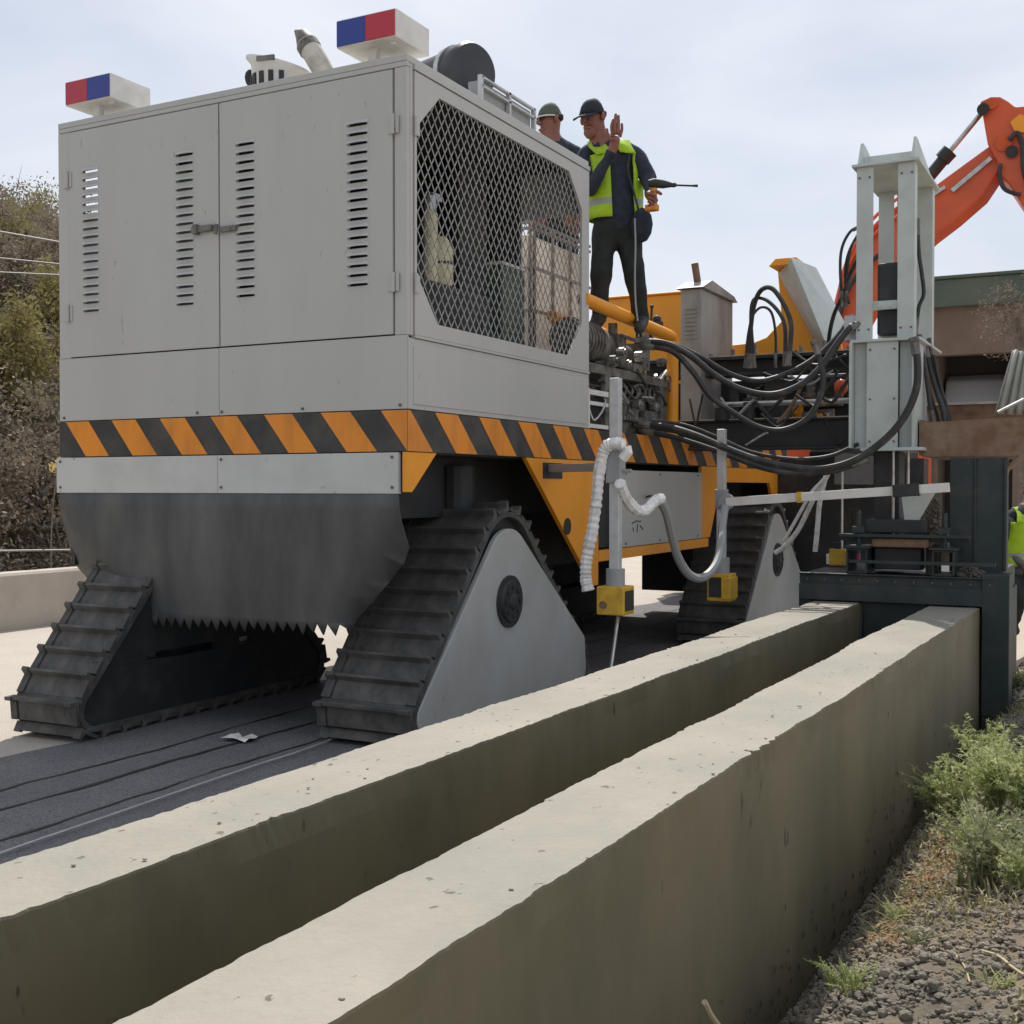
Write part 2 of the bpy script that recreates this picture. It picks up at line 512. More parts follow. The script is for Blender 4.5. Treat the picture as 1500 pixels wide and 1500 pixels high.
# ---------------------------------------------------------------- cast channel walls
def channel_wall(name, fl, fr_, seed, label):
    """a slip-formed wall: ragged top arrises, slightly wavy faces"""
    n = 560
    y0, y1 = -7.0, 4.4
    vs, fs = [], []
    prof = 16
    tops = []
    for i in range(n + 1):
        y = y0 + (y1 - y0) * i / n
        def rag(s):
            v = .012 * fr((seed, y, s), 1.6) + .008 * fr((seed, y, s + 5), 5) + .0035 * fr((seed, y, s + 9), 17)
            v += .0035 * fr((seed, y, s + 33), 75) + .038 * max(0, fr((seed, y, s + 13), 2.7) - .08) * (fr((seed, y, s + 17), 30) + .6 * fr((seed, y, s + 21), 63))
            return v
        xl, xr = fl(y), fr_(y)
        row = []
        zt = .575 + .006 * fr((seed, y, 30), 1.5)
        for z in (-.62, -.40, -.2, .0, .2, .38, .5):
            row.append((xl + .006 * fr((seed, y, z * 3), 1.7), y, z))
        el_ = rag(0)
        er_ = rag(40)
        row.append((xl - el_ * .9, y, zt - .007))
        row.append((xl - el_ + .002, y, zt - .001 + .003 * fr((seed, y, 3), 30)))
        for k in range(1, 8):
            t = k / 8
            x = xl + (xr - xl) * t
            row.append((x, y, zt + .003 * fr((x, y, seed), 6) + .0008 * fr((x, y, seed), 40)))
        row.append((xr + er_ - .002, y, zt - .001 + .003 * fr((seed, y, 8), 30)))
        row.append((xr + er_ * .9, y, zt - .007))
        for z in (.5, .38, .2, .0, -.2, -.40, -.62):
            row.append((xr + .006 * fr((seed, y, 7 + z * 3), 1.7) + .004 * fr((seed, y, z * 9), 9), y, z))
        m = len(row)
        vs += row
    for i in range(n):
        for k in range(m - 1):
            fs.append((i * m + k, i * m + k + 1, (i + 1) * m + k + 1, (i + 1) * m + k))
    fs.append(tuple(range(m)))
    fs.append(tuple(n * m + k for k in range(m)))
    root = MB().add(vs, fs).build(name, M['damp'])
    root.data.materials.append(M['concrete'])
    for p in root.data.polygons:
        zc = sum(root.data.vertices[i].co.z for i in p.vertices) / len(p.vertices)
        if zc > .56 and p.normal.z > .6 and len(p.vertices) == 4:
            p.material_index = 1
    return tag(root, label, 'concrete wall')

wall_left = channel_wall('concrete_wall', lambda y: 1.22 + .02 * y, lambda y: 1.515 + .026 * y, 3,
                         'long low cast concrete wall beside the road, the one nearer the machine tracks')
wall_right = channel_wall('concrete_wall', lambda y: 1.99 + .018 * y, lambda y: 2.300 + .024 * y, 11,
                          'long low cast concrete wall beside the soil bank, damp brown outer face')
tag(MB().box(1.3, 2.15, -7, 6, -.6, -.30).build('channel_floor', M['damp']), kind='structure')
# crumbs left on the wall tops
M['spatter'] = mat('dark_spatter', (0.055, 0.05, 0.04), 0.9)
for o_, fl, f2, sd_ in ((wall_left, lambda y: 1.22 + .02 * y, lambda y: 1.515 + .026 * y, 1), (wall_right, lambda y: 1.99 + .018 * y, lambda y: 2.30 + .024 * y, 2)):
    b = MB()
    rr = random.Random(sd_)
    for k in range(26):
        y = rr.uniform(-4.2, 3.2)
        t = rr.random() ** .5 if sd_ == 2 else rr.random() ** .6
        x = fl(y) + (f2(y) - fl(y)) * (.04 + .94 * t)
        r = rr.uniform(.002, .0045)
        b.add([(x + p.x * r * 1.5, y + p.y * r * 1.3, .578 + p.z * r * .7) for p in icv], icf)
    if sd_ == 2:
        sp_ = MB()
        for k in range(950):
            y = rr.uniform(-4.0, 3.2)
            z = -.47 + abs(rr.gauss(0, .17)) * (1 + .8 * fr((y, 0, 2), 1.5))
            r = rr.uniform(.002, .0075)
            q = Vector((2.302 + .024 * y + .004, y, z))
            sp_.add([(q.x + p.x * r * .35, q.y + p.y * r * .8, q.z + p.z * r * rr.choice((1.0, 2.0, 3.5))) for p in icv1], icf1)
        sp_.build('soil_spatter', M['spatter'], o_)['kind'] = 'stuff'
    p = b.build('concrete_crumbs', M['concrete'], o_)
    p['kind'] = 'stuff'

# ---------------------------------------------------------------- parapet, hill, wires at the left
n = 80
vs, fs = [], []
for i in range(n + 1):
    y = -8 + 90 * i / n
    x = -6.3
    vs += [(x - .30, y, -.1), (x - .26, y, .52), (x - .24, y, .545), (x - .03, y, .545), (x - .01, y, .52), (x + .05, y, -.1)]
for i in range(n):
    for k in range(5):
        fs.append((i * 6 + k, i * 6 + k + 1, (i + 1) * 6 + k + 1, (i + 1) * 6 + k))
tag(MB().add(vs, fs).build('parapet_wall', M['parapet']), 'low weathered concrete parapet along the far left road edge', 'parapet')

def hill_z(x, y):
    d = -7.6 - x
    if d <= 0:
        return -.12
    return -.12 + 8.7 * (1 - math.exp(-d / 8.5)) * min(1, d / 3) + .35 * fr((x, y, 0), .25)
xs = [-7.4 - .8 * i for i in range(48)]
yy = [-14 + 1.3 * i for i in range(70)]
vs = [(x, y, hill_z(x, y)) for y in yy for x in xs]
nx = len(xs)
fs = [(j * nx + i, j * nx + i + 1, (j + 1) * nx + i + 1, (j + 1) * nx + i) for j in range(len(yy) - 1) for i in range(nx - 1)]
tag(MB().add(vs, fs).build('hill', M['hill'], smooth=True), kind='structure')

M['leaf_olive'] = mat('olive_leaf', (0.25, 0.225, 0.08), 0.8, c2=(0.34, 0.28, 0.12), scale=2, transl=.3)
M['leaf_green'] = mat('green_leaf', (0.13, 0.16, 0.06), 0.8, c2=(0.19, 0.20, 0.09), scale=2, transl=.3)
M['leaf_brown'] = mat('brown_scrub_leaf', (0.25, 0.205, 0.15), 0.85, c2=(0.34, 0.28, 0.21), scale=2, transl=.2)
M['bark'] = mat('bark', (0.15, 0.125, 0.10), 0.9, c2=(0.22, 0.19, 0.155), scale=9, bump=.3)

def make_tree(x, y, z, h, rad, kind, label, seed, leaf=.085, nleaf=2600):
    """trunk with limbs and a crown of leaf clumps"""
    rr = random.Random(seed)
    root = empty('scrub_tree', (x, y, z), label, 'tree', 'trees on the left hillside')
    t = MB()
    top = Vector((x + rr.uniform(-.2, .2), y + rr.uniform(-.2, .2), z + h * .85))
    base = Vector((x, y, z - .2))
    t.tube(spline([base, base.lerp(top, .4) + Vector((rr.uniform(-.15, .15), rr.uniform(-.15, .15), 0)), top], 4),
           [.07 * (1 - .85 * i / 8) * h / 4 for i in range(9)], 6)
    clumps = []
    for k in range(int(10 + h * 2)):
        s = base.lerp(top, rr.uniform(.3, .95))
        a = rr.uniform(0, 6.28)
        e = s + Vector((math.cos(a), math.sin(a), rr.uniform(.2, .9))) * rad * rr.uniform(.45, 1.0)
        mid = s.lerp(e, .5) + Vector((0, 0, .08))
        t.tube([s, mid, e], [.022, .014, .004], 4, caps=False)
        clumps.append((e, rr.uniform(.25, .5) * rad))
        clumps.append((mid, rr.uniform(.2, .4) * rad))
        for q in range(4):
            e2 = e + Vector((rr.uniform(-1, 1), rr.uniform(-1, 1), rr.uniform(-.3, 1))) * rad * .45
            t.tube([mid.lerp(e, .7), e2], [.008, .002], 3, caps=False)
    t.build('trunk', M['bark'], root)
    c = MB()
    for k in range(nleaf):
        p, r = clumps[rr.randrange(len(clumps))]
        d = Vector((rr.gauss(0, .5), rr.gauss(0, .5), rr.gauss(0, .42)))
        q = p + d * r
        s = leaf * rr.uniform(.5, 1.3)
        u = Vector((rr.gauss(0, 1), rr.gauss(0, 1), rr.gauss(0, 1))).normalized()
        v_ = u.cross(Vector((rr.gauss(0, 1), rr.gauss(0, 1), rr.gauss(0, 1)))).normalized()
        c.add([q - u * s, q + v_ * s * .45, q + u * s, q - v_ * s * .45], [(0, 1, 2, 3)])
    c.build('crown', kind, root)
    return root

rr = random.Random(21)
labels = {'leaf_olive': 'olive yellow-green scrub tree on the hillside behind the parapet',
          'leaf_green': 'dark green bushy tree on the hillside behind the parapet',
          'leaf_brown': 'dry brown twiggy tree on the hillside behind the parapet'}
k = 0
for row in range(15):
    dx = .9 + row * 1.15
    for i in range(3):
        x = -7.6 - dx + rr.uniform(-.4, .4)
        # the strip of hillside seen left of the machine, with a margin either side
        yc = -5.06 + (3.27 - x) * .84
        y = yc + (i - 1) * (1.15 + .05 * dx) + rr.uniform(-.4, .4)
        kind = rr.choice(('leaf_olive', 'leaf_brown', 'leaf_brown') if row > 3 else ('leaf_olive', 'leaf_brown', 'leaf_brown', 'leaf_brown'))
        if row > 9:
            kind = rr.choice(('leaf_green', 'leaf_olive', 'leaf_green', 'leaf_brown'))
        h = rr.uniform(1.3, 2.0) if row < 12 else rr.uniform(1.5, 2.4)
        zone = 'low on the hillside just behind the parapet' if row < 5 else ('halfway up the left hillside' if row < 11 else 'on the crest of the left hillside')
        make_tree(x, y, hill_z(x, y) - .25, h, h * .48, M[kind], labels[kind].replace('on the hillside behind the parapet', zone), 100 + k, leaf=.036 if kind == 'leaf_brown' else .042,
                  nleaf=3400 if kind == 'leaf_brown' else 4200)
        k += 1
# low undergrowth that nobody could count
ug = MB()
for i in range(110000):
    x = -7.6 - 17 * rr.random() ** 1.5
    y = -5.06 + (3.27 - x) * .84 + rr.uniform(-4, 4)
    z = hill_z(x, y) + abs(rr.gauss(0, .45)) * (.5 + fr((x, y, 5), .9))
    s = rr.uniform(.015, .05)
    u = Vector((rr.gauss(0, 1), rr.gauss(0, 1), rr.gauss(0, 1))).normalized()
    v_ = u.cross(Vector((rr.gauss(0, 1), rr.gauss(0, 1), 1))).normalized()
    q = Vector((x, y, z))
    ug.add([q - u * s, q + v_ * s * .4, q + u * s, q - v_ * s * .4], [(0, 1, 2, 3)])
tag(ug.build('undergrowth', M['leaf_brown']), kind='stuff')

M['wire'] = mat('pale_wire', (0.26, 0.25, 0.23), 0.5)
for p, q, r, lb in (((-9.500, 4.621, 4.596), (-9.500, 6.772, 4.688), .013, 'topmost pale overhead cable crossing the hillside, nearly level'),
                    ((-10.000, 4.996, 4.349), (-10.000, 7.232, 4.543), .009, 'middle thin overhead cable crossing the hillside'),
                    ((-10.000, 4.994, 4.141), (-10.000, 7.231, 4.415), .008, 'lowest thin overhead cable on the upper hillside'),
                    ((-6.900, 2.465, 0.753), (-6.900, 4.331, 0.685), .010, 'single fence wire just above the parapet wall')):
    p, q = Vector(p), Vector(q)
    d = q - p
    pts = [p + d * (t / 10 * 1.6 - .3) for t in range(11)]
    tag(MB().tube(pts, r, 6).build('overhead_cable' if r != .010 else 'fence_wire', M['wire']), lb, 'cable' if r != .010 else 'wire')
# yellow blossoming sprig that peeps out left of the machine
ys_ = MB()
c0 = Vector((-6.900, 3.815, 1.593))
for i in range(70):
    q = c0 + Vector((rr.gauss(0, .05), rr.gauss(0, .05), rr.gauss(0, .035)))
    u = Vector((rr.gauss(0, 1), rr.gauss(0, 1), rr.gauss(0, 1))).normalized() * .02
    v_ = u.cross(Vector((rr.gauss(0, 1), rr.gauss(0, 1), 1))).normalized() * .012
    ys_.add([q - u, q + v_, q + u, q - v_], [(0, 1, 2, 3)])
yr = empty('blossom_sprig', (c0.x, c0.y, 0), 'pale yellow blossom sprig beside the left edge of the machine', 'plant')
M['blossom'] = mat('pale_blossom', (0.72, 0.55, 0.22), 0.8, transl=.3)
ys_.build('blossom', M['blossom'], yr)
MB().tube(spline([(c0.x - .1, c0.y, 0), (c0.x - .12, c0.y + .02, .9), c0]), .008, 5).build('stem', M['bark'], yr)

# ================================================================ the paving machine
MC = empty('slipform_paver', (0, 0, 0), 'large grey and yellow slipform paving machine standing on crawler tracks beside the concrete walls', 'paving machine')

# ---------------- engine cabinet
W, D, ZT = -2.50, 2.25, 3.57
b = MB()
b.box(W, 0, 0.0, D, 3.535, ZT)                     # roof
b.box(W, 0, 0, .03, 3.508, 3.534)
b.box(W, W + .095, 0, .03, 2.152, 3.506)             # rear posts
b.box(-.075, 0, 0, .03, 2.152, 3.506)
b.box(W, W + .02, .032, D, 1.56, 2.30)               # left wall, with an opening like the right one
b.box(W, W + .02, .032, .10, 2.301, 3.20)
b.box(W, W + .02, .56, D, 2.301, 3.419)
b.box(W, W + .02, .101, .559, 2.301, 3.06)
b.box(W, W + .02, .032, D, 3.42, 3.533)
b.box(W, W + .02, .032, .12, 3.201, 3.419)
b.box(-.022, 0, .032, .06, 2.152, 3.533)             # right side frame
b.box(W + .021, -.50, D - .02, D, 1.6, 3.533)        # front wall, open at its right end
b.box(-.499, -.024, D - .02, D, 3.22, 3.533)
b.box(W + .02, -.02, .032, D - .03, 1.78, 1.80)      # floor
b.build('cabinet_frame', M['grey'], MC, bevel=.004)
M['inside'] = mat('sooty_interior', (0.035, 0.036, 0.036), 0.8, c2=(0.06, 0.058, 0.055), scale=4)  # inside tone darkened to paint in the cabinet's shade

def plate_holes(x0, x1, z0, z1, holes, y0, y1):
    """door sheet with rectangular slots cut through"""
    m = MB()
    xs = sorted({x0, x1} | {h[0] for h in holes} | {h[1] for h in holes})
    for i in range(len(xs) - 1):
        a, c = xs[i], xs[i + 1]
        hs = sorted([h for h in holes if h[0] <= a + 1e-6 and h[1] >= c - 1e-6], key=lambda h: h[2])
        z = z0
        for h in hs:
            m.box(a, c, y0, y1, z, h[2])
            z = h[3]
        m.box(a, c, y0, y1, z, z1)
    return m

lv = MB()                                            # one pressed louvre hood, opening at its lower edge
seg = 8
vs = []
for i in range(seg + 1):
    t = i / seg
    x = (t - .5) * .14
    s = math.sin(math.pi * t) ** .6
    vs += [(x, -.001, .024), (x, -.013 * s - .001, .016), (x, -.018 * s - .001, .004)]
fs = []
for i in range(seg):
    fs += [(i * 3, i * 3 + 1, (i + 1) * 3 + 1, (i + 1) * 3), (i * 3 + 1, i * 3 + 2, (i + 1) * 3 + 2, (i + 1) * 3 + 1)]
louvre_me = lv.add(vs, fs).mesh('louvre', M['grey'], True)

def door(x0, x1, cols, hinge_x, label):
    holes, spots = [], []
    for cx in cols:
        for r in range(18):
            z = 2.425 + r * .0485 - (.014 if r < 3 and cx == cols[1] and x0 < -2 else 0)
            holes.append((cx - .062, cx + .062, z - .006, z + .014))
            spots.append((cx, z))
    d = plate_holes(x0, x1, 2.158, 3.500, holes, -.006, .016).build('cabinet_door', M['grey'], MC)
    d['label'] = label
    for cx, z in spots:
        inst('louvre', louvre_me, d, Matrix.Translation((cx, -.006, z)))
    for z in (2.42, 3.22):
        h = MB().cyl((hinge_x, -.016, z - .05), (hinge_x, -.016, z + .05), .011, n=8)
        h.box(hinge_x - .032, hinge_x - .013, -.012, -.0065, z - .045, z + .045)
        h.box(hinge_x + .013, hinge_x + .032, -.012, -.0065, z - .045, z + .045)
        h.build('hinge', M['grey'], d)
    return d

dl = door(-2.400, -1.236, (-2.225, -1.485), -2.41, 'left louvred door of the engine cabinet')
dr = door(-1.226, -.083, (-1.045, -.30), -.075, 'right louvred door of the engine cabinet')
MB().box(-1.42, -1.27, -.03, -.0065, 2.80, 2.835).box(-1.40, -1.37, -.04, -.0065, 2.79, 2.845).build('latch', M['grime'], dl, bevel=.003)
MB().box(-1.21, -1.10, -.03, -.0065, 2.785, 2.815).cyl((-1.235, -.035, 2.775), (-1.225, -.035, 2.83), .013, n=8).build('latch', M['grime'], dr, bevel=.003)

# lower sheets and their bolts
pn = [MB().box(W, -1.243, -.003, .02, 1.775, 2.150).build('lower_panel', M['grey'], MC, bevel=.002),
      MB().box(-1.240, -.002, -.003, .02, 1.775, 2.150).build('lower_panel', M['grey'], MC, bevel=.002),
      MB().box(W - .015, -1.243, -.018, .01, 1.342, 1.553).build('lower_panel', M['plategrey'], MC, bevel=.002),
      MB().box(-1.240, -.045, -.018, .01, 1.342, 1.553).build('lower_panel', M['plategrey'], MC, bevel=.002)]
bolt_me = MB().cyl((0, 0, 0), (0, -.007, 0), .008, n=6).mesh('bolt', M['grime'])
for p, xs_, y, zs in ((pn[0], (-2.46, -1.40), -.003, (1.795,)), (pn[1], (-1.22, -.66, -.04), -.003, (1.795,)),
                      (pn[2], (-2.48,), -.018, (1.375, 1.53)), (pn[3], (-1.215, -.08), -.018, (1.375, 1.53))):
    for x in xs_:
        for z in zs:
            inst('bolt', bolt_me, p, Matrix.Translation((x, y, z)))
sp = MB().box(-.02, .003, .006, D, 1.775, 2.138).build('side_panel', M['grey'], MC, bevel=.002)
MB().box(-.02, .008, .05, D - .04, 1.80, 2.10).build('side_cover', M['grey'], sp, bevel=.002)

# grille door with its octagonal opening
OC = [(.29, 2.235), (1.93, 2.235), (2.13, 2.47), (2.13, 3.22), (1.93, 3.43), (.31, 3.43), (.085, 3.22), (.085, 2.47)]
RC = [(.066, 2.158), (D - .004, 2.158), (D - .004, 3.50), (.066, 3.50)]
m = MB()
def ring(poly_in, poly_out, x0, x1):
    """flat frame between an octagon and its rectangle"""
    o_ = [(.29, RC[0][1]), (1.93, RC[0][1]), (RC[1][0], 2.47), (RC[1][0], 3.22), (1.93, RC[2][1]), (.31, RC[2][1]), (RC[0][0], 3.22), (RC[0][0], 2.47)]
    cor = {1: RC[1], 3: RC[2], 5: RC[3], 7: RC[0]}
    for i in range(8):
        j = (i + 1) % 8
        q = [poly_in[i], o_[i]] + ([cor[i]] if i in cor else []) + [o_[j], poly_in[j]]
        m.prism(q, 'x', x0, x1)
ring(OC, RC, -.012, .006)
gd = m.build('grille_door', M['grey'], MC)
for z in (2.42, 3.22):
    MB().cyl((.012, .07, z - .05), (.012, .07, z + .05), .011, n=8).box(.0065, .012, .082, .105, z - .045, z + .045).build('hinge', M['grey'], gd)
tm = MB()
for z0, z1 in ((3.506, 3.533),):
    tm.box(-.02, .012, .062, D, z0, z1)
tm.build('side_rail', M['grey'], MC)
MB().box(-.02, .012, .062, D, 2.141, 2.155).build('side_rail', M['grey'], MC)
g = MB()
GW, GH = .068, .092
for s in (1, -1):
    c0 = -2.0
    while c0 < 5:
        p, d = (c0, 2.235), (GW / 2, s * GH / 2)
        if s < 0:
            p = (c0, 3.43)
        r = clip_line(p, d, OC)
        if r:
            a = (-.006 - .003 * s, p[0] + d[0] * r[0], p[1] + d[1] * r[0])
            e = (-.006 - .003 * s, p[0] + d[0] * r[1], p[1] + d[1] * r[1])
            g.bar(a, e, .0055, .004, up=(1, 0, 0))
        c0 += GW
M['mesh'] = mat('grille_mesh_paint', (0.42, 0.42, 0.41), 0.5, c2=(0.3, 0.29, 0.28), scale=9)
g.build('grille_mesh', M['mesh'], gd)['kind'] = 'stuff'

# inside the cabinet
MB().box(W + .06, -.03, .06, D - .03, 3.52, 3.533).build('ceiling_lining', M['inside'], MC)
MB().box(W + .06, -.50, D - .06, D - .03, 1.8, 3.51).build('wall_lining', M['inside'], MC)
e_ = MB().box(-1.9, -.35, .35, 1.75, 1.80, 2.35).box(-1.7, -.55, .5, 1.6, 2.35, 2.62)
for i in range(4):
    e_.cyl((-1.55 + .3 * i, 1.0, 2.62), (-1.55 + .3 * i, 1.0, 2.80), .10, n=12)
e_.box(-.50, -.25, .45, 1.35, 1.80, 2.55)
e_.build('engine_block', M['inside'], MC, bevel=.02)
MB().box(-.62, -.57, 1.50, 1.86, 2.3, 3.5).build('inner_post', M['inside'], MC)

# ---------------- hazard band, yellow chassis side
HB0, HB1 = 1.558, 1.771
MB().box(W, 0.0, -.004, .03, HB0, HB1).box(-.03, .004, .031, 7.4, HB0, HB1).build('hazard_band', M['black'], MC)
hz = MC.children[-1]
for i in range(7):                                   # rear stripes lean to the right going down
    x0 = -2.445 + i * .381
    pts = [(x0, HB1 - .002), (x0 + .19, HB1 - .002), (x0 + .19 + .168, HB0 + .002), (x0 + .168, HB0 + .002)]
    if i == 6:
        pts = [(-.157, HB1 - .002), (.003, HB1 - .002), (.003, HB0 + .002)]
    MB().prism(pts, 'y', -.0065, -.0045).build('hazard_stripe', M['orange'], hz)
for i in range(16):
    y0 = -.215 + i * .475
    pts = [(y0, HB1 - .002), (y0 + .235, HB1 - .002), (y0 + .235 + .22, HB0 + .002), (y0 + .22, HB0 + .002)]
    if i == 0:
        pts = [(-.004, HB1 - .002), (.02, HB1 - .002), (.24, HB0 + .002), (-.004, HB0 + .002)]
    if y0 + .46 > 7.39:
        break
    MB().prism(pts, 'x', .0045, .0065).build('hazard_stripe', M['orange'], hz)
for k_, (pl_, xa_, xb_) in enumerate((
    ([(-.002, 1.556), (-.002, 1.35), (.045, 1.35), (.285, 1.556)], -.03, .002),
    ([(1.32, 1.556), (2.33, .70), (2.42, .70), (2.42, 1.556)], -.03, .002),
    ([(2.425, .86), (4.80, .86), (4.80, .935), (2.425, .935)], -.05, .004),
    ([(4.62, .94), (4.85, .94), (5.15, 1.42), (5.15, 1.556), (4.62, 1.556)], -.03, .002),
    ([(5.155, 1.42), (6.75, 1.42), (6.75, 1.556), (5.155, 1.556)], -.03, .002),
    ([(6.755, 1.556), (6.755, 1.40), (7.15, .85), (7.40, .85), (7.40, 1.556)], -.03, .002))):
    o = MB().prism(pl_, 'x', xa_, xb_).build('chassis_side' if k_ != 2 else 'bottom_rail', M['yellow'], MC, bevel=.003)
    if k_ == 1:
        csd = o
MB().box(.003, .006, 1.55, 1.83, 1.43, 1.53).build('slot', M['dark'], csd)
MB().cyl((.003, 1.91, 1.12), (.007, 1.91, 1.12), .055, n=20).build('hole', M['dark'], csd)
sg = MB().box(-.04, .006, 2.78, 4.615, .94, 1.50).build('service_panel', M['grey'], MC, bevel=.003)
MB().tube(spline([(.03, 3.25, 1.30), (.06, 3.25, 1.31), (.06, 3.40, 1.30), (.03, 3.40, 1.29)]), .008, 6).build('handle', M['dark'], sg)
for y in (2.9, 3.6, 4.5):
    for z in (.965, 1.475):
        inst('bolt', bolt_me, sg, Matrix.Translation((.006, y, z)) @ Matrix.Rotation(R(90), 4, 'Z'))
# a hand-scrawled mark in dark paint on the panel, illegible
MB().tube([(.008, 3.02, 1.11), (.008, 3.10, 1.125), (.008, 3.2, 1.12)], .004, 5).tube([(.008, 3.04, 1.08), (.008, 3.05, 1.05)], .004, 5).tube([(.008, 3.13, 1.10), (.008, 3.12, 1.04)], .004, 5).tube([(.008, 3.18, 1.09), (.008, 3.24, 1.06)], .004, 5).build('scratch_mark', M['dark'], sg)
ch = MB()
ch.box(-2.2, -.35, .30, 7.3, 1.20, 1.55)
ch.box(-1.45, -.85, .5, 7.0, .75, 1.2)
ch.box(-2.47, -2.44, .05, 7.3, .9, 1.77)
ch.box(-2.43, -.04, .04, 7.3, 1.55, 1.774)
for yy_ in (1.05, 5.7):
    ch.cyl((-2.0, yy_, 1.5), (-2.0, yy_, .55), .11)
    ch.cyl((-.33, yy_, 1.5), (-.33, yy_, .55), .11)
ch.box(-.30, -.06, 2.5, 4.6, .95, 1.5)
ch.build('chassis_frame', M['dark'], MC)
# rubber apron below the rear sheets, saw-toothed at its lower edge
ol = [(-2.49, 1.34), (-2.495, 1.05), (-2.485, .90), (-2.38, .82), (-2.22, .755), (-2.06, .69), (-1.96, .635)]
orr = [(-.045, 1.34), (-.05, 1.20), (-.05, 1.06), (-.10, .98), (-.20, .87), (-.28, .77), (-.36, .67)]
tee = []
nT = 24
xa, xb = -1.96, -.36
for i in range(nT):
    x0 = xa + (xb - xa) * i / nT
    x1 = xa + (xb - xa) * (i + 1) / nT
    zb = .625 + (.66 - .625) * i / nT
    h = .060 + .022 * fr((i * 1.7, 0, 0), 1.0) + .008 * math.sin(i * 2.1)
    tee += [(x0, zb), ((x0 + x1) / 2 + .008, zb - h)]
tee.append((xb, .67))
ap = MB()
def ap_y(x, z):
    """the flap hangs with a soft belly and curls back at its lower corners"""
    y = -.02 - .018 * math.sin(max(0, min(1, (1.34 - z) / .7)) * math.pi)
    cr = (x + .55) * 1.6 + (1.05 - z) * .5
    y += max(0, cr - .35) * .55 * max(0, min(1, (1.30 - z) / .45))
    cl_ = (-2.05 - x) * .9 + (1.0 - z)
    y += max(0, cl_ - .12) * .35
    return y + .006 * fr((x, 0, z), 2.2)
outline = ol + tee[1:] + orr[::-1][1:]
bm = bmesh.new()
vv = [bm.verts.new((p[0], 0, p[1])) for p in outline]
bm.faces.new(vv)
for i in range(1, 26):
    gx = -2.5 + i * .1
    g_ = bm.verts[:] + bm.edges[:] + bm.faces[:]
    bmesh.ops.bisect_plane(bm, geom=g_, plane_co=(gx, 0, 0), plane_no=(1, 0, 0))
for i in range(9):
    g_ = bm.verts[:] + bm.edges[:] + bm.faces[:]
    bmesh.ops.bisect_plane(bm, geom=g_, plane_co=(0, 0, .66 + i * .075), plane_no=(0, 0, 1))
for v in bm.verts:
    v.co.y = ap_y(v.co.x, v.co.z)
bmesh.ops.triangulate(bm, faces=bm.faces)
me = bpy.data.meshes.new('rubber_apron')
bm.to_mesh(me)
bm.free()
me.materials.append(M['flap'])
me.polygons.foreach_set('use_smooth', [True] * len(me.polygons))
o = bpy.data.objects.new('rubber_apron', me)
col.objects.link(o)
hang(o, MC)
o['label'] = 'dark grey rubber apron with a saw-toothed lower edge under the rear of the machine'
sm = o.modifiers.new('thickness', 'SOLIDIFY')
sm.thickness = .012

# ---------------- crawler tracks
def hull(pts):
    pts = sorted(set(pts))
    def half(ps):
        h = []
        for p in ps:
            while len(h) > 1 and (h[-1][0] - h[-2][0]) * (p[1] - h[-2][1]) - (h[-1][1] - h[-2][1]) * (p[0] - h[-2][0]) <= 0:
                h.pop()
            h.append(p)
        return h
    a, c = half(pts), half(pts[::-1])
    return a[:-1] + c[:-1]
def outline3(dr):
    cs_ = (((.17, .165), .165 + dr), ((2.12, .165), .165 + dr), ((1.10, .885), .39 + dr))
    return hull([(round(c[0] + r * math.cos(t * math.pi / 40), 5), round(c[1] + r * math.sin(t * math.pi / 40), 5)) for c, r in cs_ for t in range(80)])
def resample(poly, n):
    P = [Vector(p) for p in poly]
    L = [0]
    for i in range(len(P)):
        L.append(L[-1] + (P[(i + 1) % len(P)] - P[i]).length)
    o, j = [], 0
    for k in range(n):
        s = L[-1] * k / n
        while L[j + 1] < s:
            j += 1
        t = (s - L[j]) / (L[j + 1] - L[j])
        o.append(P[j].lerp(P[(j + 1) % len(P)], t))
    return o
TW = .60
pm = MB()                                            # one track pad: x across, y along the belt, z outwards
pm.prism([(-.066, 0), (.066, 0), (.066, .008), (.0, .012), (-.040, .014), (-.050, .050), (-.066, .052)], 'x', -TW + .06, -.06)
pm.prism([(-.066, 0), (.066, 0), (.066, .020), (-.035, .024), (-.046, .058), (-.066, .060)], 'x', -TW, -TW + .058)
pm.prism([(-.066, 0), (.066, 0), (.066, .020), (-.035, .024), (-.046, .058), (-.066, .060)], 'x', -.058, 0)
pad_me = pm.mesh('track_pad', M['rubber'])

